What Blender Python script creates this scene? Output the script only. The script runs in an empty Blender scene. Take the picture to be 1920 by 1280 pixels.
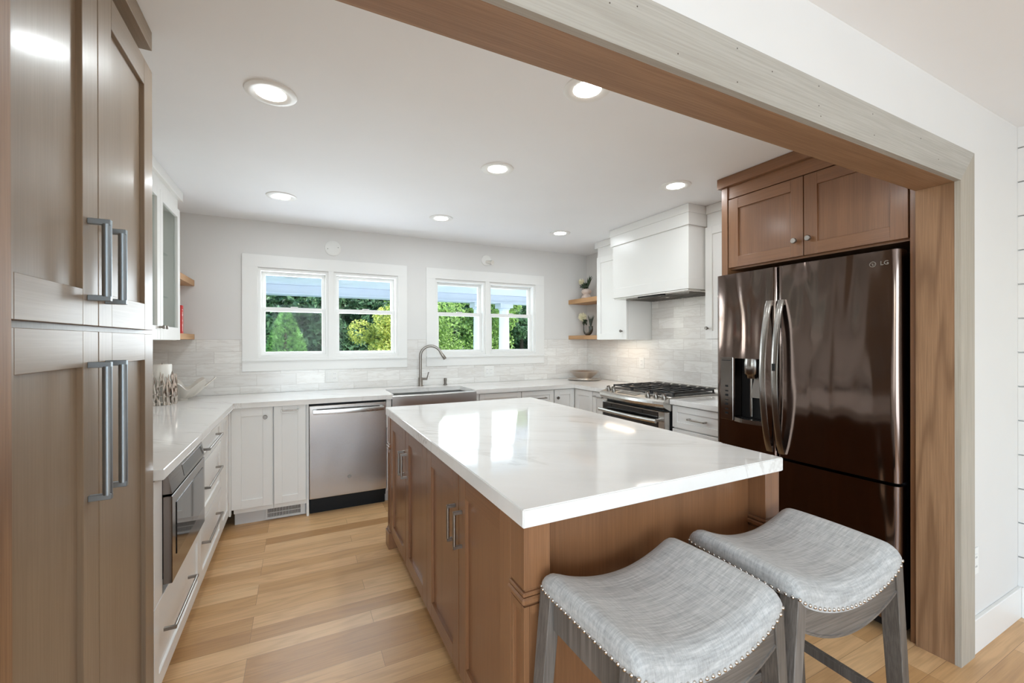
import bpy, bmesh, math, random
from mathutils import Vector, Matrix
random.seed(7)
R = math.radians
sc = bpy.context.scene
COL = sc.collection

# ------------------------------------------------------------------ camera
cam_d = bpy.data.cameras.new('camera')
cam_d.sensor_width = 36.0
cam_d.lens = 36.0 * 800.96 / 1920.0
cam_d.clip_start = 0.02
cam_d.clip_end = 300
cam = bpy.data.objects.new('camera', cam_d)
COL.objects.link(cam)
cam.matrix_world = (Matrix.Translation((0, 0, 1.36)) @ Matrix.Rotation(R(-26.568), 4, 'Z')
                    @ Matrix.Rotation(R(90 - 0.0485), 4, 'X') @ Matrix.Rotation(R(-0.1208), 4, 'Z'))
sc.camera = cam

# ------------------------------------------------------------------ exposure
sc.view_settings.view_transform = 'Standard'
sc.view_settings.look = 'None'
sc.view_settings.gamma = 1
sc.view_settings.use_curve_mapping = False
sc.view_settings.exposure = 0.80
sc.cycles.max_bounces = 12
sc.cycles.diffuse_bounces = 6
sc.cycles.glossy_bounces = 5
sc.cycles.transparent_max_bounces = 16
sc.cycles.sample_clamp_indirect = 6.0
sc.cycles.use_denoising = True

# ------------------------------------------------------------------ world and sun
w = bpy.data.worlds.new('sky')
sc.world = w
w.use_nodes = True
wn = w.node_tree
bg = wn.nodes['Background']
skt = wn.nodes.new('ShaderNodeTexSky')
skt.sky_type = 'NISHITA'
skt.sun_disc = False
skt.sun_elevation = R(55)
skt.sun_rotation = R(60)
wn.links.new(skt.outputs[0], bg.inputs[0])
bg.inputs[1].default_value = 0.5

def lamp(name, kind, loc, energy, color=(1, 1, 1), aim=None, **kw):
    d = bpy.data.lights.new(name, kind)
    d.energy = energy
    d.color = color
    for k, v in kw.items():
        setattr(d, k, v)
    o = bpy.data.objects.new(name, d)
    COL.objects.link(o)
    o.location = loc
    if aim is not None:
        o.rotation_euler = (Vector(aim) - Vector(loc)).to_track_quat('-Z', 'Y').to_euler()
    return o

lamp('sun', 'SUN', (9, -6, 14), 4.2, (1.0, .95, .86), aim=(0, 4, 0), angle=R(1.0))
# daylight coming in through the big windows of the room behind the camera
DAY = (0.73, 0.87, 1.0)
lamp('daylight_back_window', 'AREA', (-0.6, -3.50, 1.25), 90, DAY, aim=(0.2, 0, 1.7), shape='RECTANGLE', size=3.4, size_y=2.1)
lamp('daylight_left_window', 'AREA', (-3.30, -1.4, 1.3), 12, DAY, aim=(0, -1.4, 1.6), shape='RECTANGLE', size=2.2, size_y=1.6)
# daylight under the porch roof coming in through the kitchen windows
lamp('daylight_kitchen_window', 'AREA', (0.28, 4.72, 1.60), 18, (0.84, 0.93, 1.0), aim=(0.28, 2.5, 2.2), shape='RECTANGLE', size=1.1, size_y=0.7)
lamp('daylight_sink_window', 'AREA', (1.85, 4.72, 1.60), 4, (0.84, 0.93, 1.0), aim=(1.85, 2.5, 2.2), shape='RECTANGLE', size=1.1, size_y=0.7)
# light strips under the wall cabinets
lamp('hood_light', 'AREA', (2.84, 2.765, 1.738), 1.0, (1, .97, .92), aim=(3.0, 2.765, 0), shape='RECTANGLE', size=0.10, size_y=0.5)
lamp('under_cabinet_strip_right', 'AREA', (2.96, 3.45, 1.366), .55, (1, .80, .60), aim=(2.96, 3.45, 0), shape='RECTANGLE', size=0.10, size_y=0.4)

# ------------------------------------------------------------------ materials
def lin(c):
    return tuple(((v / 255) / 12.92 if v / 255 <= 0.04045 else ((v / 255 + 0.055) / 1.055) ** 2.4) for v in c) + (1.0,)

def newmat(name):
    m = bpy.data.materials.new(name)
    m.use_nodes = True
    nt = m.node_tree
    return m, nt, nt.nodes['Principled BSDF']

def node(nt, typ, **kw):
    n = nt.nodes.new(typ)
    for k, v in kw.items():
        setattr(n, k, v)
    return n

def setin(n, **kw):
    for k, v in kw.items():
        n.inputs[k.replace('_', ' ')].default_value = v

def mixcol(nt, fac, a, b, mode='MIX'):
    m = node(nt, 'ShaderNodeMix', data_type='RGBA', blend_type=mode)
    for i, v in ((0, fac), (6, a), (7, b)):
        if hasattr(v, 'is_linked') or isinstance(v, bpy.types.NodeSocket):
            nt.links.new(v, m.inputs[i])
        else:
            m.inputs[i].default_value = v
    return m.outputs[2]

def math_(nt, op, a, b=0.0, c=None):
    m = node(nt, 'ShaderNodeMath', operation=op)
    for i, v in enumerate((a, b) if c is None else (a, b, c)):
        if isinstance(v, bpy.types.NodeSocket):
            nt.links.new(v, m.inputs[i])
        else:
            m.inputs[i].default_value = v
    return m.outputs[0]

def position(nt, scale=(1, 1, 1), obj=False, loc=(0, 0, 0)):
    if obj:
        s = node(nt, 'ShaderNodeTexCoord').outputs['Object']
    else:
        s = node(nt, 'ShaderNodeNewGeometry').outputs['Position']
    mp = node(nt, 'ShaderNodeMapping')
    mp.inputs['Scale'].default_value = scale
    mp.inputs['Location'].default_value = loc
    nt.links.new(s, mp.inputs['Vector'])
    return mp.outputs[0]

def noise(nt, vec, scale=5, detail=4, rough=.5, dist=0.0):
    n = node(nt, 'ShaderNodeTexNoise')
    nt.links.new(vec, n.inputs['Vector'])
    setin(n, Scale=scale, Detail=detail, Roughness=rough, Distortion=dist)
    return n.outputs['Fac']

def ramp(nt, fac, stops):
    r = node(nt, 'ShaderNodeValToRGB')
    while len(r.color_ramp.elements) < len(stops):
        r.color_ramp.elements.new(.5)
    for e, (p, c) in zip(r.color_ramp.elements, stops):
        e.position = p
        e.color = c
    nt.links.new(fac, r.inputs[0])
    return r.outputs[0]

def bump(nt, b, height, strength=.1, dist=.001):
    n = node(nt, 'ShaderNodeBump')
    n.inputs['Strength'].default_value = strength
    n.inputs['Distance'].default_value = dist
    nt.links.new(height, n.inputs['Height'])
    nt.links.new(n.outputs[0], b.inputs['Normal'])

def plain(name, col, rough=.5, metal=0.0, spec=.5, emis=None, estr=0, coat=0):
    m, nt, b = newmat(name)
    setin(b, Base_Color=lin(col), Roughness=rough, Metallic=metal)
    b.inputs['Specular IOR Level'].default_value = spec
    if coat:
        b.inputs['Coat Weight'].default_value = coat
        b.inputs['Coat Roughness'].default_value = .08
    if emis:
        b.inputs['Emission Color'].default_value = lin(emis)
        b.inputs['Emission Strength'].default_value = estr
    return m

def paint(name, col, rough=.5, bs=.03):
    m, nt, b = newmat(name)
    p = position(nt)
    c = mixcol(nt, noise(nt, p, 3, 3), lin(col), lin(tuple(max(0, v - 5) for v in col)))
    nt.links.new(c, b.inputs['Base Color'])
    b.inputs['Roughness'].default_value = rough
    bump(nt, b, noise(nt, p, 400, 2), bs, .0005)
    return m

AX = {'x': (.09, 1, 1), 'y': (1, .09, 1), 'z': (1, 1, .09)}
def wood(name, dark, mid, light, axis='z', rough=.4, lines=9, contrast=.35, obj=False, streak=.5, bs=.05, coat=0):
    m, nt, b = newmat(name)
    sx = AX[axis]
    p = position(nt, sx, obj)
    base = noise(nt, p, 3.2, 3, .5, .15)
    # growth rings: contour lines of a stretched noise
    rings = math_(nt, 'SINE', math_(nt, 'MULTIPLY', base, lines * 6.283))
    rings = math_(nt, 'MULTIPLY_ADD', rings, .5, .5)
    rings = math_(nt, 'POWER', rings, 2.2)
    sf = tuple((v * 1.0 if v == 1 else .02) for v in sx)
    fine = noise(nt, position(nt, sf, obj), 210, 4, .65)
    broad = noise(nt, position(nt, sx, obj, (3, 5, 7)), 2.2, 2)
    c = ramp(nt, broad, [(.3, lin(mid)), (.7, lin(light))])
    c = mixcol(nt, math_(nt, 'MULTIPLY', rings, contrast), c, lin(dark))
    f2 = math_(nt, 'MULTIPLY', ramp(nt, fine, [(.4, (1, 1, 1, 1)), (.62, (0, 0, 0, 1))]), streak * .5)
    c = mixcol(nt, f2, c, lin(dark))
    nt.links.new(c, b.inputs['Base Color'])
    b.inputs['Roughness'].default_value = rough
    b.inputs['Specular IOR Level'].default_value = .35 if coat == .15 else .5
    if coat:
        b.inputs['Coat Weight'].default_value = coat
        b.inputs['Coat Roughness'].default_value = .18
    bump(nt, b, fine, bs, .0008)
    return m

def quartz(name):
    m, nt, b = newmat(name)
    p = position(nt, (1.0, 1.0, 1.0))
    pm = position(nt, (1.1, 2.8, 1.0))
    rot = node(nt, 'ShaderNodeVectorRotate')
    rot.inputs['Angle'].default_value = R(38)
    nt.links.new(p, rot.inputs['Vector'])
    mp = node(nt, 'ShaderNodeMapping')
    mp.inputs['Scale'].default_value = (.55, 2.6, 1)
    nt.links.new(rot.outputs[0], mp.inputs[0])
    n1 = noise(nt, mp.outputs[0], 1.5, 7, .58, .7)
    v = math_(nt, 'ABSOLUTE', math_(nt, 'SUBTRACT', n1, .5))
    vein = ramp(nt, v, [(0.0, (1, 1, 1, 1)), (.018, (0, 0, 0, 1))])
    gate = ramp(nt, noise(nt, p, 2.3, 2), [(.42, (0, 0, 0, 1)), (.68, (1, 1, 1, 1))])
    vm = math_(nt, 'MULTIPLY', math_(nt, 'MULTIPLY', vein, gate), .42)
    base = mixcol(nt, noise(nt, mp.outputs[0], 2.5, 5, .6, .5), lin((240, 238, 235)), lin((222, 218, 213)))
    c = mixcol(nt, vm, base, lin((160, 148, 136)))
    nt.links.new(c, b.inputs['Base Color'])
    b.inputs['Roughness'].default_value = .07
    b.inputs['Specular IOR Level'].default_value = .55
    return m

def tile(name):
    m, nt, b = newmat(name)
    g = node(nt, 'ShaderNodeNewGeometry')
    sep = node(nt, 'ShaderNodeSeparateXYZ')
    nt.links.new(g.outputs['Position'], sep.inputs[0])
    u = math_(nt, 'ADD', sep.outputs[0], sep.outputs[1])
    zz = math_(nt, 'SUBTRACT', sep.outputs[2], .878)
    cmb = node(nt, 'ShaderNodeCombineXYZ')
    nt.links.new(u, cmb.inputs[0]); nt.links.new(zz, cmb.inputs[1])
    br = node(nt, 'ShaderNodeTexBrick')
    nt.links.new(cmb.outputs[0], br.inputs['Vector'])
    br.offset = .4
    setin(br, Scale=1.0, Mortar_Size=.0014, Mortar_Smooth=.2, Bias=0.0, Brick_Width=.305, Row_Height=.1)
    br.inputs['Color1'].default_value = lin((240, 238, 234))
    br.inputs['Color2'].default_value = lin((225, 222, 218))
    br.inputs['Mortar'].default_value = lin((203, 198, 192))
    # veining, shifted per tile
    vs = node(nt, 'ShaderNodeVectorMath', operation='MULTIPLY_ADD')
    nt.links.new(br.outputs['Color'], vs.inputs[0])
    vs.inputs[1].default_value = (9, 9, 9)
    nt.links.new(cmb.outputs[0], vs.inputs[2])
    mp = node(nt, 'ShaderNodeMapping')
    mp.inputs['Scale'].default_value = (2.2, 14, 1)
    nt.links.new(vs.outputs[0], mp.inputs[0])
    n1 = noise(nt, mp.outputs[0], 1.6, 6, .6, .8)
    vein = ramp(nt, math_(nt, 'ABSOLUTE', math_(nt, 'SUBTRACT', n1, .5)), [(0, (1, 1, 1, 1)), (.07, (0, 0, 0, 1))])
    c = mixcol(nt, math_(nt, 'MULTIPLY', vein, .28), br.outputs['Color'], lin((196, 187, 177)))
    nt.links.new(c, b.inputs['Base Color'])
    b.inputs['Roughness'].default_value = .16
    inv = math_(nt, 'SUBTRACT', 1.0, br.outputs['Fac'])
    bump(nt, b, inv, .25, .0015)
    return m

def floorwood(name):
    m, nt, b = newmat(name)
    p = position(nt, (1, 1, 1), loc=(.2, .035, 0))
    br = node(nt, 'ShaderNodeTexBrick')
    nt.links.new(p, br.inputs['Vector'])
    br.offset = .37
    br.offset_frequency = 3
    setin(br, Scale=1.0, Mortar_Size=.0009, Mortar_Smooth=.1, Bias=0.0, Brick_Width=.83, Row_Height=.104)
    br.inputs['Color1'].default_value = (0, 0, 0, 1)
    br.inputs['Color2'].default_value = (1, 1, 1, 1)
    br.inputs['Mortar'].default_value = (.5, .5, .5, 1)
    vs = node(nt, 'ShaderNodeVectorMath', operation='MULTIPLY_ADD')
    nt.links.new(br.outputs['Color'], vs.inputs[0])
    vs.inputs[1].default_value = (17, 23, 5)
    nt.links.new(p, vs.inputs[2])
    mp = node(nt, 'ShaderNodeMapping')
    mp.inputs['Scale'].default_value = (.16, 1, 1)
    nt.links.new(vs.outputs[0], mp.inputs[0])
    base = noise(nt, mp.outputs[0], 5.5, 3, .5, .2)
    rings = math_(nt, 'POWER', math_(nt, 'MULTIPLY_ADD', math_(nt, 'SINE', math_(nt, 'MULTIPLY', base, 60)), .5, .5), 2.0)
    tone = ramp(nt, br.outputs['Color'], [(0, lin((188, 143, 94))), (.35, lin((211, 167, 117))), (.7, lin((224, 182, 133))), (1, lin((231, 193, 146)))])
    c = mixcol(nt, math_(nt, 'MULTIPLY', rings, .20), tone, lin((148, 108, 70)))
    mp2 = node(nt, 'ShaderNodeMapping')
    mp2.inputs['Scale'].default_value = (.03, 1, 1)
    nt.links.new(vs.outputs[0], mp2.inputs[0])
    fine = noise(nt, mp2.outputs[0], 130, 3, .6)
    c = mixcol(nt, math_(nt, 'MULTIPLY', ramp(nt, fine, [(.35, (1, 1, 1, 1)), (.6, (0, 0, 0, 1))]), .16), c, lin((120, 84, 52)))
    c = mixcol(nt, math_(nt, 'MULTIPLY', br.outputs['Fac'], .6), c, lin((96, 66, 40)))
    nt.links.new(c, b.inputs['Base Color'])
    b.inputs['Roughness'].default_value = .36
    bump(nt, b, math_(nt, 'SUBTRACT', 1.0, br.outputs['Fac']), .2, .001)
    return m

def metal(name, col, rough=.3, brushed=None, wavy=0, obj=False, aniso=0):
    m, nt, b = newmat(name)
    if aniso:
        tn = node(nt, 'ShaderNodeTangent', direction_type='RADIAL', axis='Z')
        nt.links.new(tn.outputs[0], b.inputs['Tangent'])
        b.inputs['Anisotropic'].default_value = aniso
    setin(b, Base_Color=lin(col), Roughness=rough, Metallic=1.0)
    hs = None
    if brushed:
        sc_ = {'x': (.01, 1, 1), 'y': (1, .01, 1), 'z': (1, 1, .01)}[brushed]
        f = noise(nt, position(nt, sc_, obj), 500, 2)
        rr = math_(nt, 'MULTIPLY_ADD', f, .12, rough - .06)
        nt.links.new(rr, b.inputs['Roughness'])
        hs = math_(nt, 'MULTIPLY', f, .00003)
    if wavy:
        wv = math_(nt, 'MULTIPLY', noise(nt, position(nt, (1, 2.6, .5), obj), 3.0, 1.0, .3, .4), wavy)
        hs = wv if hs is None else math_(nt, 'ADD', hs, wv)
    if hs is not None:
        bump(nt, b, hs, 1.0, 1.0)
    return m

def glass(name, tint=(1, 1, 1, 1), refl=.15, rough=0.0):
    m = bpy.data.materials.new(name)
    m.use_nodes = True
    nt = m.node_tree
    nt.nodes.clear()
    o = node(nt, 'ShaderNodeOutputMaterial')
    t = node(nt, 'ShaderNodeBsdfTransparent'); t.inputs[0].default_value = tint
    g = node(nt, 'ShaderNodeBsdfGlossy'); g.inputs['Roughness'].default_value = rough
    fr = node(nt, 'ShaderNodeFresnel'); fr.inputs[0].default_value = 1.45
    mx = node(nt, 'ShaderNodeMixShader')
    nt.links.new(math_(nt, 'MULTIPLY', fr.outputs[0], refl), mx.inputs[0])
    nt.links.new(t.outputs[0], mx.inputs[1]); nt.links.new(g.outputs[0], mx.inputs[2])
    nt.links.new(mx.outputs[0], o.inputs[0])
    return m

def leafmat(name, a, b_, c_=None):
    m, nt, b = newmat(name)
    g = node(nt, 'ShaderNodeNewGeometry')
    rnd = noise(nt, g.outputs['Position'], 3.5, 3)
    vor = node(nt, 'ShaderNodeTexVoronoi'); vor.inputs['Scale'].default_value = 12
    nt.links.new(g.outputs['Position'], vor.inputs['Vector'])
    f = math_(nt, 'MULTIPLY_ADD', vor.outputs['Distance'], .6, math_(nt, 'MULTIPLY', rnd, .6))
    c = ramp(nt, f, [(.32, lin(a)), (.72, lin(b_))])
    nt.links.new(c, b.inputs['Base Color'])
    b.inputs['Roughness'].default_value = .45
    tr = node(nt, 'ShaderNodeBsdfTranslucent')
    nt.links.new(c, tr.inputs[0])
    mx = node(nt, 'ShaderNodeMixShader'); mx.inputs[0].default_value = .4
    out = nt.nodes['Material Output']
    nt.links.new(b.outputs[0], mx.inputs[1]); nt.links.new(tr.outputs[0], mx.inputs[2])
    nt.links.new(mx.outputs[0], out.inputs[0])
    return m

def linen(name):
    m, nt, b = newmat(name)
    p1 = position(nt, (.05, 1, .3), True); p2 = position(nt, (1, .05, .3), True)
    n1 = noise(nt, p1, 260, 3, .7); n2 = noise(nt, p2, 260, 3, .7)
    n3 = noise(nt, position(nt, (.07, 1, .3), True), 130, 4, .65)
    f = math_(nt, 'ADD', math_(nt, 'MULTIPLY', math_(nt, 'ADD', n1, n2), .3), math_(nt, 'MULTIPLY', n3, .4))
    c = ramp(nt, f, [(.34, lin((140, 139, 137))), (.5, lin((172, 171, 169))), (.66, lin((202, 200, 197)))])
    nt.links.new(c, b.inputs['Base Color'])
    b.inputs['Roughness'].default_value = .9
    b.inputs['Sheen Weight'].default_value = .25
    bump(nt, b, f, .5, .002)
    return m

M = dict(
    wall=paint('wall_paint', (226, 224, 221), .6),
    ceil=paint('ceiling_paint', (243, 243, 244), .7),
    trim=paint('trim_paint', (238, 237, 234), .35, .01),
    white=paint('white_cabinet_paint', (236, 234, 230), .32, .01),
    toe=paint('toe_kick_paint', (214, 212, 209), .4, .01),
    shadow=plain('cabinet_inside', (120, 116, 110), .8),
    quartz=quartz('white_quartz'),
    tile=tile('marble_tile'),
    floor=floorwood('oak_planks'),
    stain_v=wood('stained_maple_upright', (84, 52, 30), (124, 82, 52), (140, 98, 66), 'z', .34, 5, .22, coat=.25),
    stain_x=wood('stained_maple_across', (84, 52, 30), (124, 82, 52), (140, 98, 66), 'x', .34, 5, .22, coat=.25),
    stain_y=wood('stained_maple_along', (84, 52, 30), (124, 82, 52), (140, 98, 66), 'y', .34, 5, .22, coat=.25),
    sheen_v=wood('sheen_maple_upright', (116, 97, 78), (146, 125, 103), (160, 140, 118), 'z', .42, 4, .2, coat=.15),  # island's brown stain, greyed and lightened: daylight sheen painted into the colour
    sheen_y=wood('sheen_maple_along', (116, 97, 78), (146, 125, 103), (160, 140, 118), 'y', .42, 4, .2, coat=.15),  # same greyed stain with painted-in sheen, grain lengthwise
    oak_v=wood('oak_jamb', (108, 76, 50), (145, 109, 78), (163, 126, 93), 'z', .5, 13, .6, streak=.8),
    oak_x=wood('oak_soffit', (112, 80, 54), (150, 116, 87), (170, 136, 105), 'x', .5, 9, .3, streak=.8),
    case_v=wood('pale_oak_casing_upright', (140, 129, 114), (172, 163, 148), (186, 178, 165), 'z', .6, 6, .2, streak=.7, bs=.1),
    case_x=wood('pale_oak_casing_across', (140, 133, 122), (170, 165, 156), (186, 182, 174), 'x', .6, 6, .25, streak=.7, bs=.1),
    shelf=wood('shelf_oak', (150, 108, 68), (186, 142, 98), (203, 160, 115), 'y', .5, 9, .25),
    stool=wood('weathered_grey_wood', (58, 51, 46), (96, 88, 80), (122, 114, 107), 'z', .55, 9, .35, obj=True, streak=1, bs=.2),
    stool_x=wood('weathered_grey_wood_across', (58, 51, 46), (96, 88, 80), (122, 114, 107), 'x', .55, 9, .35, obj=True, streak=1, bs=.2),
    linen=linen('grey_linen'),
    steel=metal('brushed_steel', (196, 194, 190), .26, 'x'),
    steel_y=metal('brushed_steel_range', (200, 196, 190), .26, 'y'),
    steel_w=metal('wavy_brushed_steel', (192, 187, 182), .27, None, .010, aniso=.9),
    sink=metal('sink_steel', (204, 202, 199), .34, None, .004, aniso=.8),
    nickel=metal('brushed_nickel', (150, 144, 137), .3),
    pewter=metal('zinc_bar', (158, 166, 172), .42, 'z'),
    dark_nickel=metal('dark_nickel', (120, 114, 108), .32),
    blacksteel=metal('black_stainless', (118, 103, 96), .12, None, .020, aniso=.6),
    blackside=plain('fridge_side_black', (22, 22, 24), .4),
    handle_steel=metal('fridge_handle_steel', (150, 145, 140), .24, 'z'),
    black=plain('black_plastic', (9, 9, 10), .55, 0, .3),
    blackglass=plain('black_glass', (16, 15, 15), .04, 0, .8),
    iron=plain('cast_iron', (24, 23, 23), .45),
    mwsteel=metal('dark_stainless', (128, 122, 118), .16, 'y'),
    lightdisc=plain('lamp_disc', (255, 250, 240), .5, emis=(255, 250, 244), estr=9),
    glass=glass('clear_glass'),
    cabglass=glass('cabinet_glass', (.95, .97, .965, 1)),
    nail=metal('nailhead', (205, 200, 194), .18),
    plate=plain('switch_plate', (235, 234, 230), .35),
    slot=plain('socket_slot', (60, 58, 56), .6),
    ceramic=plain('white_ceramic', (222, 216, 207), .22, coat=.4),
    wax=plain('candle_wax', (242, 238, 230), .5),
    silver=metal('polished_silver', (205, 198, 190), .14),
    hammered=metal('hammered_silver', (214, 206, 198), .38),
    book=plain('red_book', (196, 30, 26), .5),
    print_=plain('white_print', (245, 240, 235), .6),
    paper=plain('book_paper', (235, 228, 212), .8),
    petal=plain('cream_petals', (240, 234, 205), .6),
    leafdark=plain('dark_leaves', (56, 72, 48), .5),
    leafgrey=plain('sage_leaves', (74, 82, 72), .5),
    smoke=plain('smoked_glass', (66, 66, 58), .08, 0, .7),
    clay=plain('blush_ceramic', (214, 196, 184), .4),
    porch=paint('porch_paint', (240, 244, 248), .5, .0),
    porchbeam=paint('porch_beam_paint', (214, 222, 232), .5, .0),
    lawn=leafmat('lawn_grass', (70, 110, 40), (120, 160, 70)),
    bark=plain('bark', (74, 62, 52), .9),
    lf_dark=leafmat('dark_foliage', (18, 40, 28), (104, 140, 98)),  # this and following foliage: dark ends stand in for shade inside the crowns
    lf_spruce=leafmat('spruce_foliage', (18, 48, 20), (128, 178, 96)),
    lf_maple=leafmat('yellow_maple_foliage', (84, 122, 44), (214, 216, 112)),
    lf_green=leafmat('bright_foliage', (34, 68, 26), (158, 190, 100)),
    rubber=plain('rubber', (30, 30, 30), .8),
    venthole=plain('vent_dark', (70, 64, 58), .8),
)

# ------------------------------------------------------------------ mesh helpers
class B:
    def __init__(self):
        self.bm = bmesh.new()
    def box(self, x0, x1, y0, y1, z0, z1, bev=0.0, mi=0, seg=1):
        if x1 < x0: x0, x1 = x1, x0
        if y1 < y0: y0, y1 = y1, y0
        if z1 < z0: z0, z1 = z1, z0
        bm = self.bm
        v = [bm.verts.new((x, y, z)) for x in (x0, x1) for y in (y0, y1) for z in (z0, z1)]
        fs = []
        for a, b, c, d in ((0, 1, 3, 2), (4, 6, 7, 5), (0, 4, 5, 1), (2, 3, 7, 6), (0, 2, 6, 4), (1, 5, 7, 3)):
            f = bm.faces.new((v[a], v[b], v[c], v[d])); f.material_index = mi; fs.append(f)
        if bev > 0:
            es = list({e for f in fs for e in f.edges})
            r = bmesh.ops.bevel(bm, geom=es, offset=bev, segments=seg, affect='EDGES', profile=.5, clamp_overlap=True)
            for f in r['faces']:
                f.material_index = mi
                if seg > 1: f.smooth = True
        return self
    def hexa(self, pts, mi=0, bev=0):
        """8 points: bottom loop 4, top loop 4."""
        bm = self.bm
        v = [bm.verts.new(p) for p in pts]
        fs = [bm.faces.new([v[i] for i in q]) for q in ((3, 2, 1, 0), (4, 5, 6, 7), (0, 1, 5, 4), (1, 2, 6, 5), (2, 3, 7, 6), (3, 0, 4, 7))]
        for f in fs: f.material_index = mi
        if bev:
            bmesh.ops.bevel(bm, geom=list({e for f in fs for e in f.edges}), offset=bev, segments=1, affect='EDGES')
        return self
    def ring(self, c, a, b, r, seg):
        return [self.bm.verts.new(Vector(c) + a * (r * math.cos(t)) + b * (r * math.sin(t))) for t in [2 * math.pi * i / seg for i in range(seg)]]
    def tube(self, pts, r, seg=12, mi=0, caps=True, smooth=True):
        pts = [Vector(p) for p in pts]
        rs = r if isinstance(r, (list, tuple)) else [r] * len(pts)
        loops = []
        t0 = (pts[1] - pts[0]).normalized()
        up = Vector((0, 0, 1)) if abs(t0.z) < .9 else Vector((1, 0, 0))
        a = t0.cross(up).normalized()
        for i, p in enumerate(pts):
            t = (pts[min(i + 1, len(pts) - 1)] - pts[max(i - 1, 0)]).normalized()
            a = (a - t * a.dot(t)).normalized()
            b = t.cross(a)
            loops.append(self.ring(p, a, b, rs[i], seg))
        self._skin(loops, mi, caps, smooth)
        return self
    def _skin(self, loops, mi=0, caps=True, smooth=True, closed=True):
        n = len(loops[0])
        for l0, l1 in zip(loops, loops[1:]):
            for i in range(n if closed else n - 1):
                j = (i + 1) % n
                f = self.bm.faces.new((l0[i], l0[j], l1[j], l1[i])); f.smooth = smooth; f.material_index = mi
        if caps:
            f = self.bm.faces.new(list(reversed(loops[0]))); f.material_index = mi
            f = self.bm.faces.new(loops[-1]); f.material_index = mi
    def cyl(self, p0, p1, r, seg=20, mi=0, r2=None, smooth=True):
        return self.tube([p0, p1], [r, r if r2 is None else r2], seg, mi, True, smooth)
    def lathe(self, prof, c=(0, 0), seg=32, mi=0, caps=False, axis='z', at=0.0):
        """prof: (radius, height) pairs round a vertical axis through c"""
        loops = []
        for r, h in prof:
            L = []
            for i in range(seg):
                t = 2 * math.pi * i / seg
                a, b = max(r, 1e-5) * math.cos(t), max(r, 1e-5) * math.sin(t)
                if axis == 'z': q = (c[0] + a, c[1] + b, h)
                elif axis == 'x': q = (h, c[0] + a, c[1] + b)
                else: q = (c[0] + a, h, c[1] - b)
                L.append(self.bm.verts.new(q))
            loops.append(L)
        self._skin(loops, mi, caps, True)
        return self
    def prism(self, poly, axis, a0, a1, mi=0, smooth=False):
        """poly in the two other axes (order x,y,z without axis)"""
        def P(u, v, a):
            return {'x': (a, u, v), 'y': (u, a, v), 'z': (u, v, a)}[axis]
        l0 = [self.bm.verts.new(P(u, v, a0)) for u, v in poly]
        l1 = [self.bm.verts.new(P(u, v, a1)) for u, v in poly]
        self._skin([l0, l1], mi, True, smooth)
        return self
    def sphere(self, c, r, seg=12, rings=8, sz=1.0, mi=0):
        prof = [(r * math.sin(math.pi * i / rings), c[2] - r * sz * math.cos(math.pi * i / rings)) for i in range(rings + 1)]
        return self.lathe(prof, (c[0], c[1]), seg, mi)

def build(name, b, mats, parent=None, label=None, local=False, group=None, cat=None, kind=None):
    me = bpy.data.meshes.new(name)
    bm = b.bm if isinstance(b, B) else b
    bmesh.ops.remove_doubles(bm, verts=bm.verts, dist=1e-6)
    bmesh.ops.recalc_face_normals(bm, faces=bm.faces)
    for e in bm.edges:
        if len(e.link_faces) == 2 and e.calc_face_angle(0) > .85: e.smooth = False
    bm.to_mesh(me)
    bm.free()
    for m in (mats if isinstance(mats, (list, tuple)) else [mats]):
        me.materials.append(m)
    o = bpy.data.objects.new(name, me)
    COL.objects.link(o)
    if parent is not None:
        o.parent = parent
        if not local:
            wl = Vector((0, 0, 0)); q = parent
            while q is not None:
                wl += q.location; q = q.parent
            me.transform(Matrix.Translation(-wl))
    elif not local and kind is None:
        # origin at the thing's base
        xs = [v.co for v in me.vertices]
        c = Vector(((min(v.x for v in xs) + max(v.x for v in xs)) / 2, (min(v.y for v in xs) + max(v.y for v in xs)) / 2, min(v.z for v in xs)))
        me.transform(Matrix.Translation(-c)); o.location = c
    tag(o, label, cat, group, kind)
    return o

def tag(o, label=None, cat=None, group=None, kind=None):
    if label: o['label'] = label
    if cat: o['category'] = cat
    if group: o['group'] = group
    if kind: o['kind'] = kind
    return o

def thing(name, label, cat, loc, group=None, rz=0.0):
    o = bpy.data.objects.new(name, None)
    o.empty_display_size = .05
    COL.objects.link(o)
    o.location = loc
    o.rotation_euler = (0, 0, rz)
    return tag(o, label, cat, group)

def struct(name, b, mats, label=None):
    return build(name, b, mats, kind='structure', label=label)

# a face-aligned box: plane axis ('x' or 'y'), f front coordinate, s facing sign, depth d behind the front
def fbox(b, ax, f, s, d0, d1, a0, a1, z0, z1, bev=0.0, mi=0):
    c0, c1 = f - s * d0, f - s * d1
    if ax == 'x': b.box(c0, c1, a0, a1, z0, z1, bev, mi)
    else: b.box(a0, a1, c0, c1, z0, z1, bev, mi)

def shaker(name, ax, f, s, a0, a1, z0, z1, mats, parent, st=.06, th=.02, rec=.009, label=None, rail=None):
    rail = rail or st
    b = B()
    fbox(b, ax, f, s, 0, th, a0, a0 + st, z0, z1, .0012, 0)
    fbox(b, ax, f, s, 0, th, a1 - st, a1, z0, z1, .0012, 0)
    fbox(b, ax, f, s, 0, th, a0 + st, a1 - st, z0, z0 + rail, .0012, len(mats) - 1)
    fbox(b, ax, f, s, 0, th, a0 + st, a1 - st, z1 - rail, z1, .0012, len(mats) - 1)
    fbox(b, ax, f, s, rec, th - .001, a0 + st - .002, a1 - st + .002, z0 + rail - .002, z1 - rail + .002, 0, 0)
    return build(name, b, mats, parent, label)

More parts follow.
